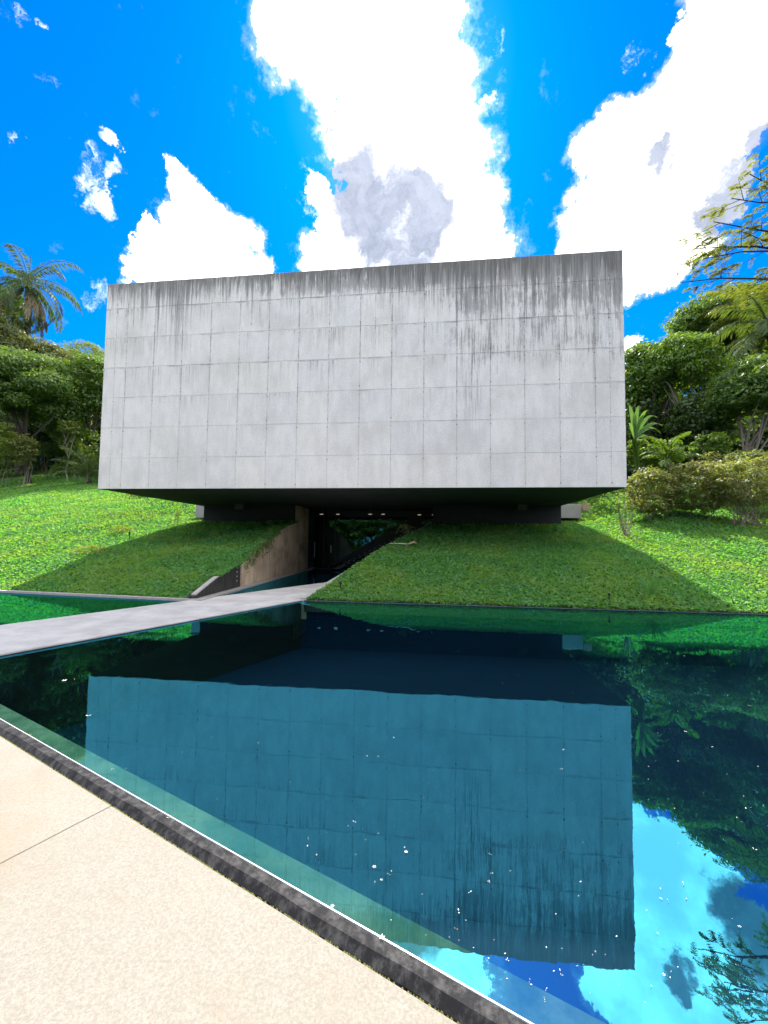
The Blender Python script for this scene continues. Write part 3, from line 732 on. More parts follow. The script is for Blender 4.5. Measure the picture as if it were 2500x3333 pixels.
def make_blobs(c, r, nb, br=(.26, .42), low=-.45):
    c = np.array(c, float); r = np.array(r, float); bl = []
    for i in range(nb):
        ph = i*2.39996+rng.uniform(-.3, .3); zf = low+(1-low)*((i+.5)/nb)+rng.uniform(-.06, .06); zf = min(.98, zf)
        rr = math.sqrt(max(0, 1-zf*zf)); k_ = rng.uniform(.62, .86)
        p = c+np.array([math.cos(ph)*rr, math.sin(ph)*rr, zf])*r*k_
        s = rng.uniform(*br)*float(np.mean(r)); s *= rng.choice([.6, .85, 1.1]); bl.append((p, (s*rng.uniform(.9, 1.4), s*rng.uniform(.9, 1.4), s*rng.uniform(.38, .62))))
    return bl
def tree(label, c, r, base, leaf='leaf_mid', bark='bark', nb=24, dens=42, ln=.26, wd=.5, trunk_r=.22, name='tree', group=None, low=-.45, trunks=1, br=(.26, .42), cat='tree', limbs=9):
    c = np.array(c, float); base = np.array(base, float)
    root = empty(name, tuple(base)); tag(root, label, cat, group)
    bl = make_blobs(c, r, int(nb*1.7), br, low)
    V = crown_leaves(bl, dens, ln, wd)
    o = link('crown', quads_mesh('crown', V), M[leaf]); o.parent = root; o.matrix_parent_inverse = root.matrix_basis.inverted()
    fork = base+(c-base)*.45-np.array([0, 0, r[2]*.25*0])
    for tki in range(trunks):
        mb = MB(); off = np.array([rng.uniform(-.5, .5), rng.uniform(-.3, .3), 0])*(trunks > 1)
        b0 = base+off*.6-np.array([0, 0, .3]); fk = fork+off*2.2
        mid = (b0+fk)/2+np.array([rng.uniform(-.15, .15), rng.uniform(-.15, .15), 0])*np.linalg.norm(fk-b0)*.4
        mb.tube([b0, mid, fk], [trunk_r*1.15, trunk_r*.85, trunk_r*.7], 8)
        child(mb, 'trunk', M[bark], root, True)
        mb = MB(); idx = rng.choice(len(bl), min(limbs, len(bl)), replace=False)
        for i in idx:
            e = np.array(bl[i][0]); md = fk*.5+e*.5+rng.normal(0, .22, 3)*np.linalg.norm(e-fk)*.5
            mb.tube([fk-(fk-mid)*.1*rng.uniform(0, 3), md, e], [trunk_r*.5, trunk_r*.32, trunk_r*.1], 5, cap=False)
        child(mb, 'limbs', M[bark], root, True)
    return root
def tree_px(label, px, py, Y, rpx, rpy, base_px=None, depth=None, **kw):
    c = at(px, py, Y); dist = float((c-np.array([0, 0, H]))@cF)
    rx = rpx/FPX*dist; rz = rpy/FPX*dist; ry = rx if depth is None else depth
    bx = c[0] if base_px is None else at(base_px, py, Y)[0]
    base = (bx, Y+ry*.1, float(terr(bx, Y)))
    return tree(label, c, (rx, ry, rz), base, **kw)
# left side
GL = 'trees behind the left lawn'
tree_px('large rounded bright green tree overhanging the left lawn edge', 70, 1270, 36, 165, 130, base_px=100, leaf='leaf_mid', nb=38, dens=34, ln=.30, group=GL, low=-.7)
tree_px('tall olive tree rising below the palm at the left edge', -85, 1120, 42, 150, 130, base_px=-85, leaf='leaf_olive', nb=34, dens=26, ln=.36, group=GL, low=-.6)
tree_px('dark tree behind the palm trunk at far left', -25, 975, 50, 90, 60, base_px=-25, leaf='leaf_dark', nb=20, dens=22, ln=.38, group=GL, low=-.9)
tree_px('middle olive crown on the ridge between palm and building', 200, 1210, 48, 130, 80, base_px=190, leaf='leaf_olive', nb=30, dens=24, ln=.36, group=GL, low=-.7)
tree_px('dark bushy tree touching the left side of the concrete box', 300, 1250, 40, 100, 115, base_px=290, leaf='leaf_mid', nb=32, dens=30, ln=.30, group=GL, low=-.9)
tree_px('deep green tree filling the gap behind the arching palm', 265, 1370, 46, 110, 85, base_px=265, leaf='leaf_dark', nb=26, dens=26, ln=.32, group=GL, low=-.9)
tree_px('dark undergrowth tree behind the shaded hollow', 140, 1400, 52, 150, 80, base_px=140, leaf='leaf_dark', nb=26, dens=20, ln=.38, group=GL, low=-.95)
tree_px('feathery small tree on the skyline beside the box', 285, 1145, 55, 55, 40, base_px=290, leaf='leaf_yellow', nb=14, dens=12, ln=.32, wd=.35, group=GL, low=-.4)
tree_px('thin pale-stemmed sapling with drooping crown before the arching palm', 225, 1395, 37, 30, 32, base_px=228, leaf='leaf_yellow', bark='bark_pale', nb=12, dens=30, ln=.26, trunk_r=.07, group=None, low=-.6, limbs=6)
# right side
GR = 'trees on the right hillside'
tree_px('slim bright green tree hugging the right edge of the concrete box', 2100, 1220, 31, 75, 130, base_px=2110, leaf='leaf_bright', nb=34, dens=34, ln=.26, group=GR, low=-.8)
tree_px('airy layered tree with sunlit yellow green top right of the box', 2215, 1200, 29, 110, 120, base_px=2240, leaf='leaf_bright', nb=34, dens=34, ln=.25, group=GR, low=-.5, bark='bark_pale', trunks=2, trunk_r=.13, limbs=4)
tree_px('tall dark green tree forming the highest crown of the right skyline', 2330, 1060, 38, 130, 100, base_px=2330, leaf='leaf_mid', nb=36, dens=28, ln=.32, group=GR, low=-.8)
tree_px('dense shaded tree with pale forked trunks at the right edge', 2470, 1290, 25, 125, 130, base_px=2430, leaf='leaf_mid', nb=40, dens=40, ln=.22, group=GR, low=-.35, bark='bark_pale', trunks=3, trunk_r=.13, limbs=4)
tree_px('dark understory tree between the layered tree and the forked trunks', 2290, 1370, 28, 90, 110, base_px=2290, leaf='leaf_dark', nb=30, dens=34, ln=.24, group=GR, low=-.9)
tree_px('dark tree deep behind the banana plant', 2130, 1370, 33, 90, 100, base_px=2130, leaf='leaf_dark', nb=26, dens=26, ln=.28, group=GR, low=-.95)
tree_px('broad dark tree on the skyline at the far right', 2560, 1080, 36, 130, 110, base_px=2560, leaf='leaf_dark', nb=30, dens=26, ln=.32, group=GR, low=-.8)
tree_px('deep green tree behind the forked trunks low at the right edge', 2480, 1440, 31, 130, 70, base_px=2520, leaf='leaf_dark', nb=26, dens=26, ln=.26, group=GR, low=-.95)

# undergrowth filling the space below the crowns
def under_wood(label, pts, leaf, dens, ln, name='undergrowth'):
    bl = []
    for (px, Y, top_py, rr) in pts:
        c = at(px, top_py, Y); g_ = float(terr(c[0], Y)); hh = max(1.0, c[2]-g_)
        for i in range(max(2, int(hh/(rr*.9)))):
            f_ = (i+.4)/max(2, int(hh/(rr*.9)))
            bl.append(((c[0]+rng.uniform(-.5, .5)*rr, Y+rng.uniform(-.5, .5)*rr, g_+hh*f_), (rr*rng.uniform(.8, 1.2), rr*rng.uniform(.7, 1.1), rr*rng.uniform(.55, .8))))
    V = crown_leaves(bl, dens, ln, .5); o = link(name, quads_mesh(name, V), M[leaf]); tag(o, label, 'undergrowth', kind='stuff')
under_wood('dark undergrowth closing the space between the trunks behind the left lawn', [(x, 50+8*rng.uniform(0, 1), 1370+rng.uniform(-50, 30), 2.3) for x in range(-420, 720, 38)]+[(x, 62, 1290+rng.uniform(-40, 40), 3.0) for x in range(-300, 420, 60)], 'leaf_dark', 7, .5)
under_wood('dark undergrowth closing the space between the trunks on the right hillside', [(x, 30+4*rng.uniform(0, 1), 1340+rng.uniform(-60, 60), 1.5) for x in range(1800, 3000, 40)]+[(x, 40, 1180-(x-2100)*.15+rng.uniform(-40, 40), 2.2) for x in range(2120, 2900, 60)], 'leaf_dark', 10, .4)

under_wood('green shrubbery round the feet of the trees behind the left lawn', [(x, 43+3*rng.uniform(0, 1), 1425+rng.uniform(-25, 25), 1.3) for x in list(range(-420, 60, 30))+list(range(236, 420, 24))], 'leaf_mid', 14, .34)
for (x, y, rr, zz, lf, lb) in ((-31, 47, 5.5, 6.5, 'leaf_dark', 'dark tree behind the left rear corner of the concrete box'), (-38, 50, 5.5, 6, 'leaf_mid', 'mid green tree behind the left edge of the concrete box'), (-24, 46, 5, 4.5, 'leaf_mid', 'tree behind the concrete box, leftmost of those seen only in the pool reflection'), (-15, 50, 5.5, 4.5, 'leaf_dark', 'dark tree behind the left half of the concrete box'), (-5, 52, 5.5, 4.5, 'leaf_mid', 'tree behind the middle of the concrete box'),
        (6, 50, 5.5, 4.5, 'leaf_dark', 'dark tree behind the right half of the concrete box'), (13, 42, 5, 4.5, 'leaf_mid', 'tree behind the right end of the concrete box'), (18, 39, 4.0, 4.0, 'leaf_dark', 'dark tree just right of and behind the concrete box')):
    g_ = float(terr(x, y)); tree(lb, (x, y, g_+zz-1.0), (rr, rr, zz), (x, y, g_), leaf=lf, nb=26, dens=16, ln=.36, group='trees behind the concrete box', low=-.95)
# hedge of shrubs with bare stems
GH = 'shrubs of the right hedge'
def shrub_px(label, px, py, Y, rpx, rpy, leaf='leaf_hedge', stems=12, nb=46, dens=60, ln=.175, grp=GH, wd=.42, spread=1.0):
    c = at(px, py, Y); dist = float((c-np.array([0, 0, H]))@cF); r = np.array([rpx, rpx*.75, rpy])/FPX*dist
    base = np.array([c[0], Y, float(terr(c[0], Y))])
    root = empty('shrub', tuple(base)); tag(root, label, 'shrub', grp)
    bl = make_blobs(c, r, nb, (.20, .36), -1.0); V = crown_leaves(bl, dens, ln, wd, squash_up=1.3)
    o = link('foliage', quads_mesh('foliage', V), M[leaf]); o.parent = root; o.matrix_parent_inverse = root.matrix_basis.inverted()
    for i in range(stems):
        e = np.array(bl[rng.integers(len(bl))][0]); b0 = base+np.array([rng.uniform(-.4, .4)*r[0]*spread, rng.uniform(-.3, .2)*r[1], -.1])
        md = b0*.55+e*.45+np.array([rng.normal(0, .15), rng.normal(0, .15), -.15])
        mb = MB(); mb.tube([b0, md, e], [.02, .015, .006], 5); child(mb, 'stem', M['bark_pale'], root, True)
    return root
shrub_px('brownish green shrub right beside the lower corner of the concrete box', 2115, 1600, 20.0, 85, 92)
shrub_px('widest pinkish green shrub in the middle of the hedge', 2270, 1588, 20.0, 110, 98)
shrub_px('shrub with a fan of bare crooked stems at the right photo edge', 2430, 1570, 18.8, 120, 88, stems=30)
shrub_px('shrub at the far end of the hedge just beyond the right edge', 2620, 1590, 19.5, 110, 95)
shrub_px('back shrub whose pale top stands highest above the hedge', 2400, 1520, 22.5, 140, 65)
shrub_px('glossy dark shrub above the hedge under the forked trunks', 2310, 1450, 23.5, 60, 45, leaf='leaf_mid', grp=GH)
shrub_px('bright leafy shrub between the banana plant and the hedge', 2160, 1480, 22.5, 60, 55, leaf='leaf_bright', ln=.22, dens=34, wd=.4)
shrub_px('fresh green bush filling the space under the banana plant', 2080, 1470, 23.5, 45, 50, leaf='leaf_mid', ln=.2, dens=34)
GB = 'shrubs at the left lawn edge'
shrub_px('pale leafy shrub cut off by the left photo edge', 0, 1440, 33, 58, 85, leaf='leaf_yellow', ln=.24, dens=26, stems=6, grp=GB)
shrub_px('grey green shrub standing right of the pale leafy one', 78, 1462, 33.5, 42, 60, leaf='leaf_olive', ln=.22, dens=26, stems=6, grp=GB)
shrub_px('wide dark shrub further left beyond the lawn', -190, 1400, 34, 120, 120, leaf='leaf_mid', ln=.28, dens=16, stems=6, grp=GB)
shrub_px('dark bush in shade between the sapling and the concrete box', 262, 1440, 39, 60, 62, leaf='leaf_mid', ln=.24, dens=24, stems=5, grp=GB)
shrub_px('low bush on the skyline of the lawn at the foot of the palm', 165, 1462, 41, 60, 26, leaf='leaf_dark', ln=.24, dens=24, stems=3, grp=GB)
shrub_px('low dark bush on the lawn just left of the small pale plinth', 520, 1612, 27.5, 110, 16, leaf='leaf_mid', ln=.2, dens=30, stems=6, grp='low bushes on the left lawn')
# sparse bare shrub
bs = empty('bare_shrub', tuple(at(2035, 1668, 17.8))); tag(bs, 'sparse nearly leafless shrub of thin crooked twigs at the lawn below the hedge', 'shrub')
b0 = at(2035, 1672, 17.8); b0[2] = float(terr(b0[0], b0[1])); LV = []
for i in range(16):
    e = at(2035+rng.uniform(-45, 45), 1600+rng.uniform(-5, 45), 17.8+rng.uniform(-.4, .4)); md = b0*.5+e*.5+rng.normal(0, .1, 3)
    mb = MB(); mb.tube([b0+rng.normal(0, .04, 3), md, e], [.016, .011, .004], 4); child(mb, 'twig', M['bark_pale'], bs, True)
    LV.append(leaf_quads(e+rng.normal(0, .08, (5, 3)), rng.normal(size=(5, 3))+[0, 0, 1], .10, .05))
o = link('foliage', quads_mesh('foliage', np.concatenate(LV)), M['leaf_hedge']); o.parent = bs; o.matrix_parent_inverse = bs.matrix_basis.inverted()

# banana-like plant with big paddle leaves
bn = at(2090, 1440, 21.8); bn[2] = float(terr(bn[0], bn[1])); br_ = empty('banana_plant', tuple(bn)); tag(br_, 'banana plant with long glossy paddle leaves beside the right face of the box', 'plant')
bcen = at(2066, 1432, 21.8)
for (ex, ey) in ((2046, 1322), (2082, 1325), (2112, 1338), (2140, 1362), (2158, 1388), (2150, 1412), (2125, 1440), (2062, 1345), (2098, 1372), (2045, 1380), (2120, 1400)):
    e = at(ex, ey, 21.8+rng.uniform(-.5, .5)); n = 9; sd_ = np.cross(e-bcen, [0, -1, .3]); sd_ = sd_/np.linalg.norm(sd_)
    rows = []
    L_ = np.linalg.norm(e-bcen)
    for i in range(n):
        f_ = i/(n-1); p = bcen*(1-f_)+e*f_+np.array([0, 0, .28*L_*math.sin(f_*math.pi*.8)])-np.array([0, 0, .15*L_*f_**3])
        wdt = .17*math.sin(min(1, f_*1.15+.02)*math.pi)**.6*.55 if f_ > .12 else .015
        rows.append([p-sd_*wdt+np.array([0, 0, .05]), p, p+sd_*wdt+np.array([0, 0, .05])])
    v = [q for r_ in rows for q in r_]
    mb = MB(); mb.add(v, [(i*3+k_, i*3+k_+1, i*3+k_+4, i*3+k_+3) for i in range(n-1) for k_ in range(2)]); child(mb, 'leaf', M['leaf_banana'], br_, True)
mb = MB()
for k_ in range(4): mb.tube([bn+[rng.uniform(-.2, .2), 0, -.1], bcen+rng.normal(0, .05, 3)], [.08, .05], 7)
child(mb, 'stalks', M['leaf_mid'], br_, True)

# palms
def frond(mb_, Lq, p0_, az, el, L, droop, mat_, root, leaflets=34, lw_=.055, ll=.55, dry=False, name='frond'):
    n = 12; pts = []; p = np.array(p0_, float); e_ = el
    h_ = np.array([math.cos(az), math.sin(az), 0])
    for i in range(n):
        pts.append(p.copy()); d_ = h_*math.cos(e_)+np.array([0, 0, math.sin(e_)]); p = p+d_*L/(n-1); e_ -= droop/(n-1)*(.4+1.3*i/n)
    pts = np.array(pts); side = np.array([-h_[1], h_[0], 0]); Q = []
    fi = np.linspace(.10, 1, leaflets)
    P = np.stack([np.interp(fi, np.linspace(0, 1, n), pts[:, k_]) for k_ in range(3)], 1)
    Tg = np.stack([np.gradient(P[:, k_]) for k_ in range(3)], 1); Tg = unit(Tg)
    for s_ in (-1, 1):
        ln_ = ll*np.sin(np.clip(fi*1.05, .08, 1)*math.pi*.86+.15)**.7*rng.uniform(.8, 1.15, leaflets)
        down = -np.array([0, 0, 1])*(.35 if not dry else .9)
        D = unit(side*s_*(.95 if not dry else .5)+Tg*.55+down*.8+rng.normal(0, .10, (leaflets, 3)))
        wv = unit(np.cross(D, np.cross(Tg, D)+rng.normal(0, .2, (leaflets, 3))))*lw_*.5
        a_ = P; m_ = P+D*ln_[:, None]*.45; t_ = P+D*ln_[:, None]+np.array([0, 0, -1])*ln_[:, None]*.22
        Q.append(np.stack([a_, m_+wv, t_, m_-wv], 1))
    V_ = np.concatenate(Q); me = quads_mesh(name, V_); me.materials.append(mat_)
    # join the rib into the frond mesh
    rib = MB(); rib.tube(pts, list(np.linspace(.045, .008, n)), 4)
    me2 = bpy.data.meshes.new(name); allv = [tuple(q) for q in V_.reshape(-1, 3)]+rib.v; nf_ = len(V_)
    me2.from_pydata(allv, [], [(4*i, 4*i+1, 4*i+2, 4*i+3) for i in range(nf_)]+[tuple(a+4*nf_ for a in f__) for f__ in rib.f]); me2.materials.append(mat_); bpy.data.meshes.remove(me)
    o = bpy.data.objects.new(name, me2); C.objects.link(o); o.parent = root; o.matrix_parent_inverse = root.matrix_basis.inverted(); return o
def palm(label, top, base, nfr, L, leaf='palm', trunk_r=.2, el=(1.1, -.5), droop=1.7, spear=0, dry=0, ll=.6, seed=1, azs=None, trunk=True, leaflets=34, lw_=.055):
    top = np.array(top, float); base = np.array(base, float); r_ = empty('palm_tree', tuple(base)); tag(r_, label, 'palm tree')
    if trunk:
        mb = MB(); n = 14; pts = [base*(1-i/(n-1))+top*(i/(n-1))+np.array([.25*math.sin(i/(n-1)*2.5), 0, 0]) for i in range(n)]
        pts[-1] = top
        mb.tube(pts, [trunk_r*(1.15 if i % 2 else 1.0)*(1.2-.35*i/n) for i in range(n)], 9); child(mb, 'trunk', M['bark'], r_, True)
        mb = MB(); mb.tube([top-[0, 0, .4], top, top+[0, 0, .9], top+[0, 0, 1.35]], [trunk_r*1.2, trunk_r*1.25, trunk_r*.8, .04], 8); child(mb, 'crownshaft', M['leaf_olive'], r_, True)
    for i in range(nfr):
        f_ = i/nfr; az = i*2.39996+.4 if azs is None else azs[i]
        frond(None, None, top+[0, 0, .6*(1-f_)], az, el[0]+(el[1]-el[0])*f_+rng.uniform(-.08, .08), L*rng.uniform(.88, 1.1), droop*rng.uniform(.85, 1.15), M[leaf], r_, leaflets, lw_, ll)
    for i in range(dry):
        frond(None, None, top-[0, 0, .2], i*2.2+5.6, -.75, L*rng.uniform(.75, .95), .9, M['palm_dry'], r_, leaflets, lw_, ll*.8, dry=True, name='dry_frond')
    if spear:
        mb = MB(); mb.tube([top+[0, 0, .8], top+[.1, 0, 1+spear*.5], top+[.22, 0, 1+spear]], [.06, .045, .015], 5); child(mb, 'spear_leaf', M['palm'], r_, True)
    return r_
pt = at(92, 925, 45); pbase = at(80, 1200, 45); pbase = np.array([pbase[0], 45, float(terr(pbase[0], 45))])
palm('tall palm with drooping fronds and an upright spear leaf rising above the left trees', pt, pbase, 21, 6.8, spear=4.0, dry=7, ll=1.35, trunk_r=.34, el=(1.05, -.95), droop=2.2, leaflets=64, lw_=.11)
pt = at(290, 1462, 35); pt[2] = float(terr(pt[0], 35))+.5; palm('low arching palm at the lawn edge left of the concrete box', pt, (pt[0], 35, float(terr(pt[0], 35))), 22, 3.4, ll=.65, trunk_r=.15, el=(1.45, .45), droop=1.5, leaf='palm', leaflets=40)
pt = at(2500, 1075, 27); palm('dark palm among the crowns on the right skyline', pt, (pt[0], 27, float(terr(pt[0], 27))), 18, 3.6, ll=.9, el=(1.0, -.3), droop=1.6, leaflets=44, lw_=.08)
pt = at(2440, 1010, 33); palm('upper palm with pale fronds high on the right hillside', pt, (pt[0], 33, float(terr(pt[0], 33))), 16, 3.6, ll=.9, el=(1.0, -.2), droop=1.5, leaf='leaf_olive', leaflets=44, lw_=.08)
pt = at(2175, 1510, 21.5); palm('small bright arching palm in front of the understory right of the box', pt, (pt[0], 21.5, float(terr(pt[0], 21.5))), 13, 1.5, ll=.36, el=(1.35, .2), droop=1.7, leaf='leaf_mid', trunk_r=.07)

# overhanging feathery tree from the right
ot = empty('feathery_tree', (17.5, 13.5, float(terr(17.5, 13.5)))); tag(ot, 'feathery flat-layered branches reaching into the sky from beyond the right edge', 'tree')
ob = np.array([17.5, 13.5, float(terr(17.5, 13.5))]); of = np.array([16.0, 13.3, 8.0])
mb = MB(); mb.tube([ob-[0, 0, .3], [17.2, 13.4, 4.5], of], [.34, .27, .22], 9); child(mb, 'trunk', M['bark'], ot, True)
LV = []; mb = MB()
YO = 13.0
tips = [(2235, 885, 13.0), (2300, 800, 12.6), (2250, 770, 13.4), (2330, 690, 12.8), (2380, 620, 13.2), (2420, 540, 12.7), (2460, 880, 12.4), (2400, 730, 13.6), (2480, 700, 12.9), (2560, 600, 13.4), (2620, 760, 12.8), (2650, 480, 13), (2550, 430, 14), (2700, 650, 15), (2800, 500, 12)]
for (tx, ty, TY) in tips:
    e = at(tx, ty, TY); s0 = of+(e-of)*.08+np.array([0, 0, rng.uniform(-.6, 2.2)])*.5
    n = 9; pts = [s0*(1-f_)+e*f_+np.array([0, 0, 1])*(.5*math.sin(f_*math.pi)-.35*f_**3) for f_ in np.linspace(0, 1, n)]
    pts = [p+rng.normal(0, .07, 3) for p in pts]; mb.tube(pts, list(np.linspace(.085, .012, n)), 5, cap=False)
    pts = np.array(pts); dirm = unit((pts[-1]-pts[0])[None])[0]
    for q in range(14):
        f_ = rng.uniform(.38, 1.0); p = np.array([np.interp(f_, np.linspace(0, 1, n), pts[:, k_]) for k_ in range(3)])
        sd_ = unit((np.cross(dirm, [0, 0, 1])*rng.choice([-1, 1])*rng.uniform(.5, 1.2)+dirm*rng.uniform(.5, 1)+np.array([0, 0, rng.uniform(-.25, .1)]))[None])[0]
        L_ = rng.uniform(.5, 1.15); te = p+sd_*L_-np.array([0, 0, .12]); mb.tube([p, te], [.012, .004], 4, cap=False)
        # pinnate sprays along the twig
        for k_ in range(9):
            g_ = rng.uniform(.1, 1.05); c_ = p+(te-p)*g_; s2_ = unit((np.cross(sd_, [0, 0, 1])*rng.choice([-1, 1])+sd_*.7+rng.normal(0, .15, 3))[None])[0]
            m_l = 9; ff = np.linspace(.1, 1, m_l); LL = rng.uniform(.22, .38)
            cc = c_+s2_[None]*ff[:, None]*LL-np.array([0, 0, 1])*(ff[:, None]**2)*.10
            LV.append(leaf_quads(cc, rng.normal(size=(m_l, 3))*.25+[0, 0, 1], .14, .032, T=np.cross(np.broadcast_to(s2_, (m_l, 3)), [0, 0, 1.])+rng.normal(0, .2, (m_l, 3))))
child(mb, 'branches', M['bark'], ot, True)
o = link('foliage', quads_mesh('foliage', np.concatenate(LV)), M['leaf_olive']); o.parent = ot; o.matrix_parent_inverse = ot.matrix_basis.inverted()

# trees behind the viewer, mirrored faintly in the entrance glass
GV = 'trees across the path behind the viewer'
for (x, y, r_, lf, lb) in ((-14, -22, 5.5, 'leaf_mid', 'mid green tree behind the viewer, leftmost of its row'), (-3, -26, 6, 'leaf_dark', 'dark tree behind the viewer in the middle of its row'), (9, -24, 5.5, 'leaf_bright', 'light green tree behind the viewer, rightmost of its row')):
    tree(lb, (x, y, 5.5), (r_, r_, 4.5), (x, y, -.1), leaf=lf, nb=26, dens=12, ln=.5, group=GV, low=-.8)

bl = []  # unseen foliage added to close the sky gaps mirrored in the entrance glass
for x in np.arange(-70, 71, 4.5):
    for zz in (1.5, 4.5, 7.5, 10):
        bl.append(((x+rng.uniform(-1.5, 1.5), -33+rng.uniform(-2, 2), zz), (3.4, 2.6, 2.2)))
o = link('woodland', quads_mesh('woodland', crown_leaves(bl, 3.0, .75, .5)), M['leaf_mid']); tag(o, 'unseen wall of green woodland added far behind the viewer for the glass to mirror', 'woodland', kind='stuff')

# ---------------------------------------------------------------- small things
def stake(px, py_base, Y, hgt, label):
    p = at(px, py_base, Y); p[2] = float(terr(p[0], p[1])); r_ = empty('garden_spike', tuple(p)); tag(r_, label, 'garden light', 'dark garden lights on the slopes')
    mb = MB(); mb.tube([p-[0, 0, .1], p+[0, 0, hgt*.7]], [.018, .018], 7); child(mb, 'stake', M['black'], r_)
    mb = MB(); mb.tube([p+[0, 0, hgt*.7], p+[0, 0, hgt*.74], p+[0, 0, hgt]], [.02, .036, .034], 9); child(mb, 'lamp_head', M['black'], r_)
stake(422, 1723, 16.2, .38, 'thin dark garden stake standing in the sunlit left lawn')
stake(1108, 1920, 11.55, .24, 'small dark garden light at the bottom of the right slope near the walkway')
stake(1983, 1960, 11.25, .24, 'small dark garden light near the water on the right part of the slope')
# tall weed on the left lawn
def weed(px, Y, hgt, n, spread, label, mt, name='weed', blade=False, ln=.12):
    p = at(px, 1700, Y); p[2] = float(terr(p[0], p[1])); r_ = empty(name, tuple(p)); tag(r_, label, 'plant')
    Q = []
    if blade:
        for i in range(n):
            az = rng.uniform(0, 6.28); tip = p+[math.cos(az)*spread*rng.uniform(.4, 1), math.sin(az)*spread*rng.uniform(.2, .8), hgt*rng.uniform(.6, 1)]
            mid = p*.45+tip*.55+[0, 0, hgt*.15]; sdv = unit(np.cross(tip-p, [0, 1, .2])[None])[0]*.012
            Q.append(np.stack([p-sdv, mid-sdv*1.3, mid+sdv*1.3, p+sdv])); Q.append(np.stack([mid-sdv*1.3, tip, tip, mid+sdv*1.3]))
        o = link('blades', quads_mesh('blades', np.array(Q)), mt)
    else:
        mb = MB(); mb.tube([p-[0, 0, .05], p+[.03, 0, hgt*.5], p+[0, 0, hgt]], [.012, .009, .004], 5); child(mb, 'stem', M['leaf_mid'], r_)
        h_ = rng.uniform(.1, 1, n); P = p+np.column_stack([rng.normal(0, spread, n)*(1.1-h_*.7), rng.normal(0, spread, n)*(1.1-h_*.7), h_*hgt]); o = link('foliage', quads_mesh('foliage', leaf_quads(P, rng.normal(size=(n, 3))+[0, 0, .8], ln, ln*.5)), mt)
    o.parent = r_; o.matrix_parent_inverse = r_.matrix_basis.inverted()
weed(578, 19.6, .95, 90, .12, 'tall single weed standing where the shadow begins near the left plinth', M['leaf_yellow'])
weed(2115, 11.6, .65, 26, .5, 'clump of long grass blades on the lower right slope', M['groundleaf'], 'grass_tuft', True)
weed(1318, 18.0, .45, 160, .30, 'small round bush at the top of the pale sloping rim', M['leaf_olive'], 'small_bush')
weed(400, 17.3, .35, 240, .40, 'pale clump of taller leaves on the sunlit left lawn', M['leaf_yellow'], 'leafy_clump')
weed(300, 14.2, .30, 260, .45, 'pale grey green clump low on the sunlit left lawn', M['leaf_yellow'], 'leafy_clump')
# dead frond on the right slope
p = at(1338, 1795, 15.6); p[2] = float(terr(p[0], p[1]))+.10
df = empty('dead_leaf', tuple(p)); tag(df, 'curled brown dead palm leaf with its stalk lying on the shaded right slope', 'dead leaf')
mb = MB()
for k_ in range(6):
    a_ = k_*.5-.4; mb.tube([p+[-.15, 0, .02], p+[.05+.03*k_, -.03*k_, .10+.02*math.sin(a_*3)], p+[.22*math.cos(a_*.4), -.04*k_, .05]], [.012, .03, .006], 5)
child(mb, 'curled_blade', M['litter'], df, True)
mb = MB(); mb.tube([p+[-.15, 0, .03], p+[-.55, .03, .05], p+[-.85, .03, .04]], [.012, .01, .006], 5); child(mb, 'stalk', M['edging'], df)
# potted plant behind the glass
p = at(1170, 1785, 26.5); q = empty('potted_plant', (p[0], 26.5, .4)); tag(q, 'leafy plant in a small white pot seen through the entrance glass', 'potted plant')
pz = at(1171, 1778, 26.5)[2]
mb = MB(); mb.tube([(p[0], 26.5, pz-.0), (p[0], 26.5, pz+.42)], [.13, .17], 10); child(mb, 'pot', M['pot'], q, True)
mb = MB(); mb.box(p[0]-.3, p[0]+.3, 26.2, 26.8, .03, pz-.002); child(mb, 'stand', M['darkwall'], q)
P = np.array([p[0]+.1, 26.5, pz+.75])+rng.normal(0, .17, (120, 3)); o = link('foliage', quads_mesh('foliage', leaf_quads(P, rng.normal(size=(120, 3)), .2, .08)), M['leaf_yellow']); o.parent = q; o.matrix_parent_inverse = q.matrix_basis.inverted()

# petals and leaves afloat
pm = []
for k_ in range(4):
    n = [2, 3, 5, 1][k_]; mb = MB()
    for i in range(n):
        a_ = i*2*math.pi/n+.4; c_ = np.array([math.cos(a_), math.sin(a_), 0])*.007*(n > 1); T_ = np.array([math.cos(a_), math.sin(a_), 0]); B_ = np.array([-T_[1], T_[0], 0])
        L_ = .0055
        mb.add([c_-T_*L_*.6, c_+B_*L_*.45+[0, 0, .0015], c_+T_*L_*.9+[0, 0, .003], c_-B_*L_*.45+[0, 0, .0015]], [(0, 1, 2, 3)])
    me = pyd('petal', mb.v, mb.f); me.materials.append(M['petal']); pm.append(me)
def spot():
    while True:
        px, py = rng.uniform(150, 2480), 1990+1300*rng.uniform(0, 1)**.62
        # below the walkway, above the kerb
        p = atz(px, py, 0)
        if p@np.array([*KN, 0]) < 1.60: continue
        rel = np.array(p[:2])-BO
        if rel@BN > -.15: continue
        if p[1] > 10.5: continue
        return p
pm2 = []
for me in pm:
    m2 = me.copy(); m2.materials[0] = M['litter']; pm2.append(m2)
seeds = [spot() for _ in range(16)]
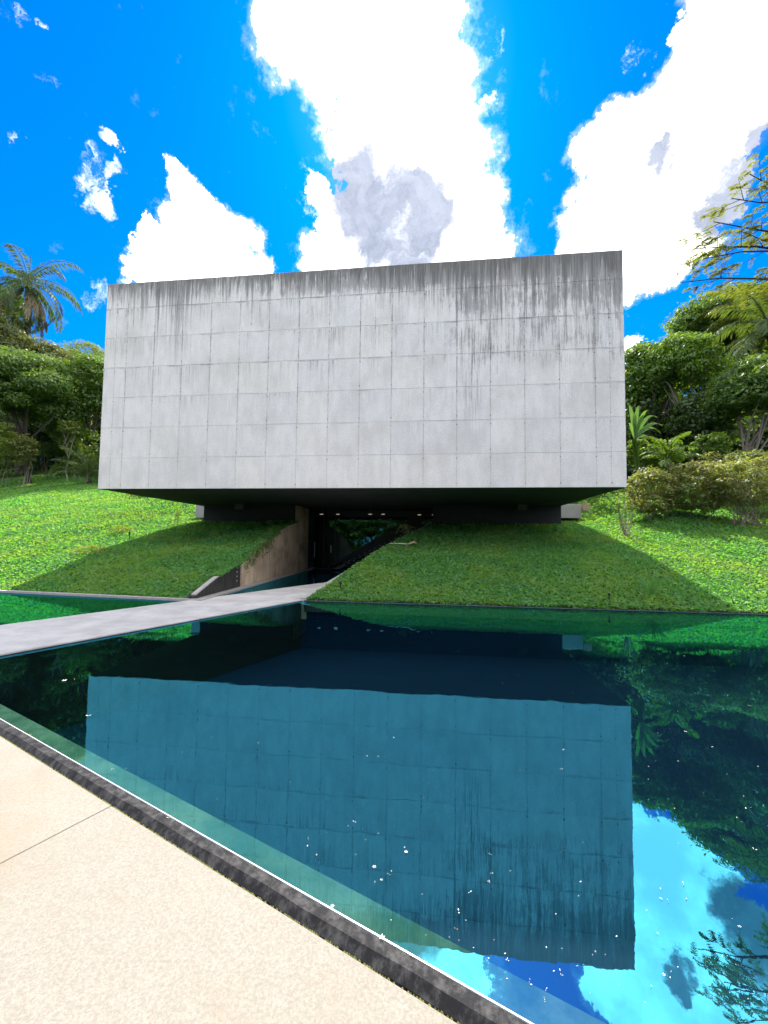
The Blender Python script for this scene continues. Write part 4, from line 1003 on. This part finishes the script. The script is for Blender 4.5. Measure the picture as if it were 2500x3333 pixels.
for i in range(170):
    p = spot()
    if i % 5 < 2:
        q_ = seeds[rng.integers(16)]+np.array([*rng.normal(0, .22, 2), 0])
        if q_@np.array([*KN, 0]) > 1.60 and q_[1] < 10.4 and (q_[:2]-BO)@BN < -.15: p = q_
    brown = i % 6 == 0
    o = bpy.data.objects.new('floating_leaf' if brown else 'floating_petal', (pm2 if brown else pm)[rng.choice(4, p=[.25, .12, .05, .58])]); C.objects.link(o)
    o.location = (p[0], p[1], .004); o.rotation_euler = (0, 0, rng.uniform(0, 6.28)); s_ = rng.uniform(.4, 1.05)**1.3*(1+.11*max(0, p[1]-2)); o.scale = (s_, s_*rng.uniform(.6, 1), s_)
    if brown: tag(o, 'tiny straw coloured leaf bit floating on the dark pool water', 'leaf', 'straw leaf bits floating on the pool')
    else: tag(o, 'tiny white petal floating on the dark pool water', 'petal', 'white petals floating on the pool')
# a few larger flowers / leaves on the kerb lip and water near it
def litter(px, py, z_, size, mt, label, name='fallen_flower', n=5):
    size *= .62; p = atz(px, py, z_); mb = MB()
    for i in range(n):
        a_ = i*6.283/n+.3; T_ = np.array([math.cos(a_), math.sin(a_), .35]); B_ = np.array([-math.sin(a_), math.cos(a_), 0]); L_ = size
        mb.add([p, p+T_*L_*.5+B_*L_*.22, p+T_*L_, p+T_*L_*.5-B_*L_*.22], [(0, 1, 2, 3)])
    o = mb.build(name, mt); tag(o, label, 'flower' if n > 2 else 'leaf')
litter(1243, 3052, .008, .022, M['petal'], 'cream fallen flower lying on the metal lip of the kerb')
litter(1082, 2950, .003, .016, M['petal'], 'white blossom afloat over the green ledge beside the kerb')
litter(1322, 2774, .003, .018, M['petal'], 'largest white blossom afloat over the dark water near the ledge')
litter(210, 2216, .003, .045, M['petal'], 'white blossom afloat left of the reflected box')
litter(288, 2330, .003, .04, M['petal'], 'slim white petal afloat on the left edge of the reflected box', 'fallen_leaf', 2)
litter(97, 2392, .003, .03, M['litter'], 'dry straw coloured leaf afloat by the kerb at the left', 'fallen_leaf', 2)
litter(550, 2662, .003, .025, M['litter'], 'dry leaf afloat over the ledge by the path joint', 'fallen_leaf', 2)
litter(360, 2896, PZ+.003, .02, M['litter'], 'tiny dry leaf lying on the beige path slab', 'fallen_leaf', 1)

# ---------------------------------------------------------------- render settings
sc.render.engine = 'CYCLES'; sc.cycles.max_bounces = 8; sc.cycles.transparent_max_bounces = 10; sc.cycles.diffuse_bounces = 3
sc.cycles.caustics_reflective = False; sc.cycles.caustics_refractive = False; sc.cycles.sample_clamp_indirect = 6
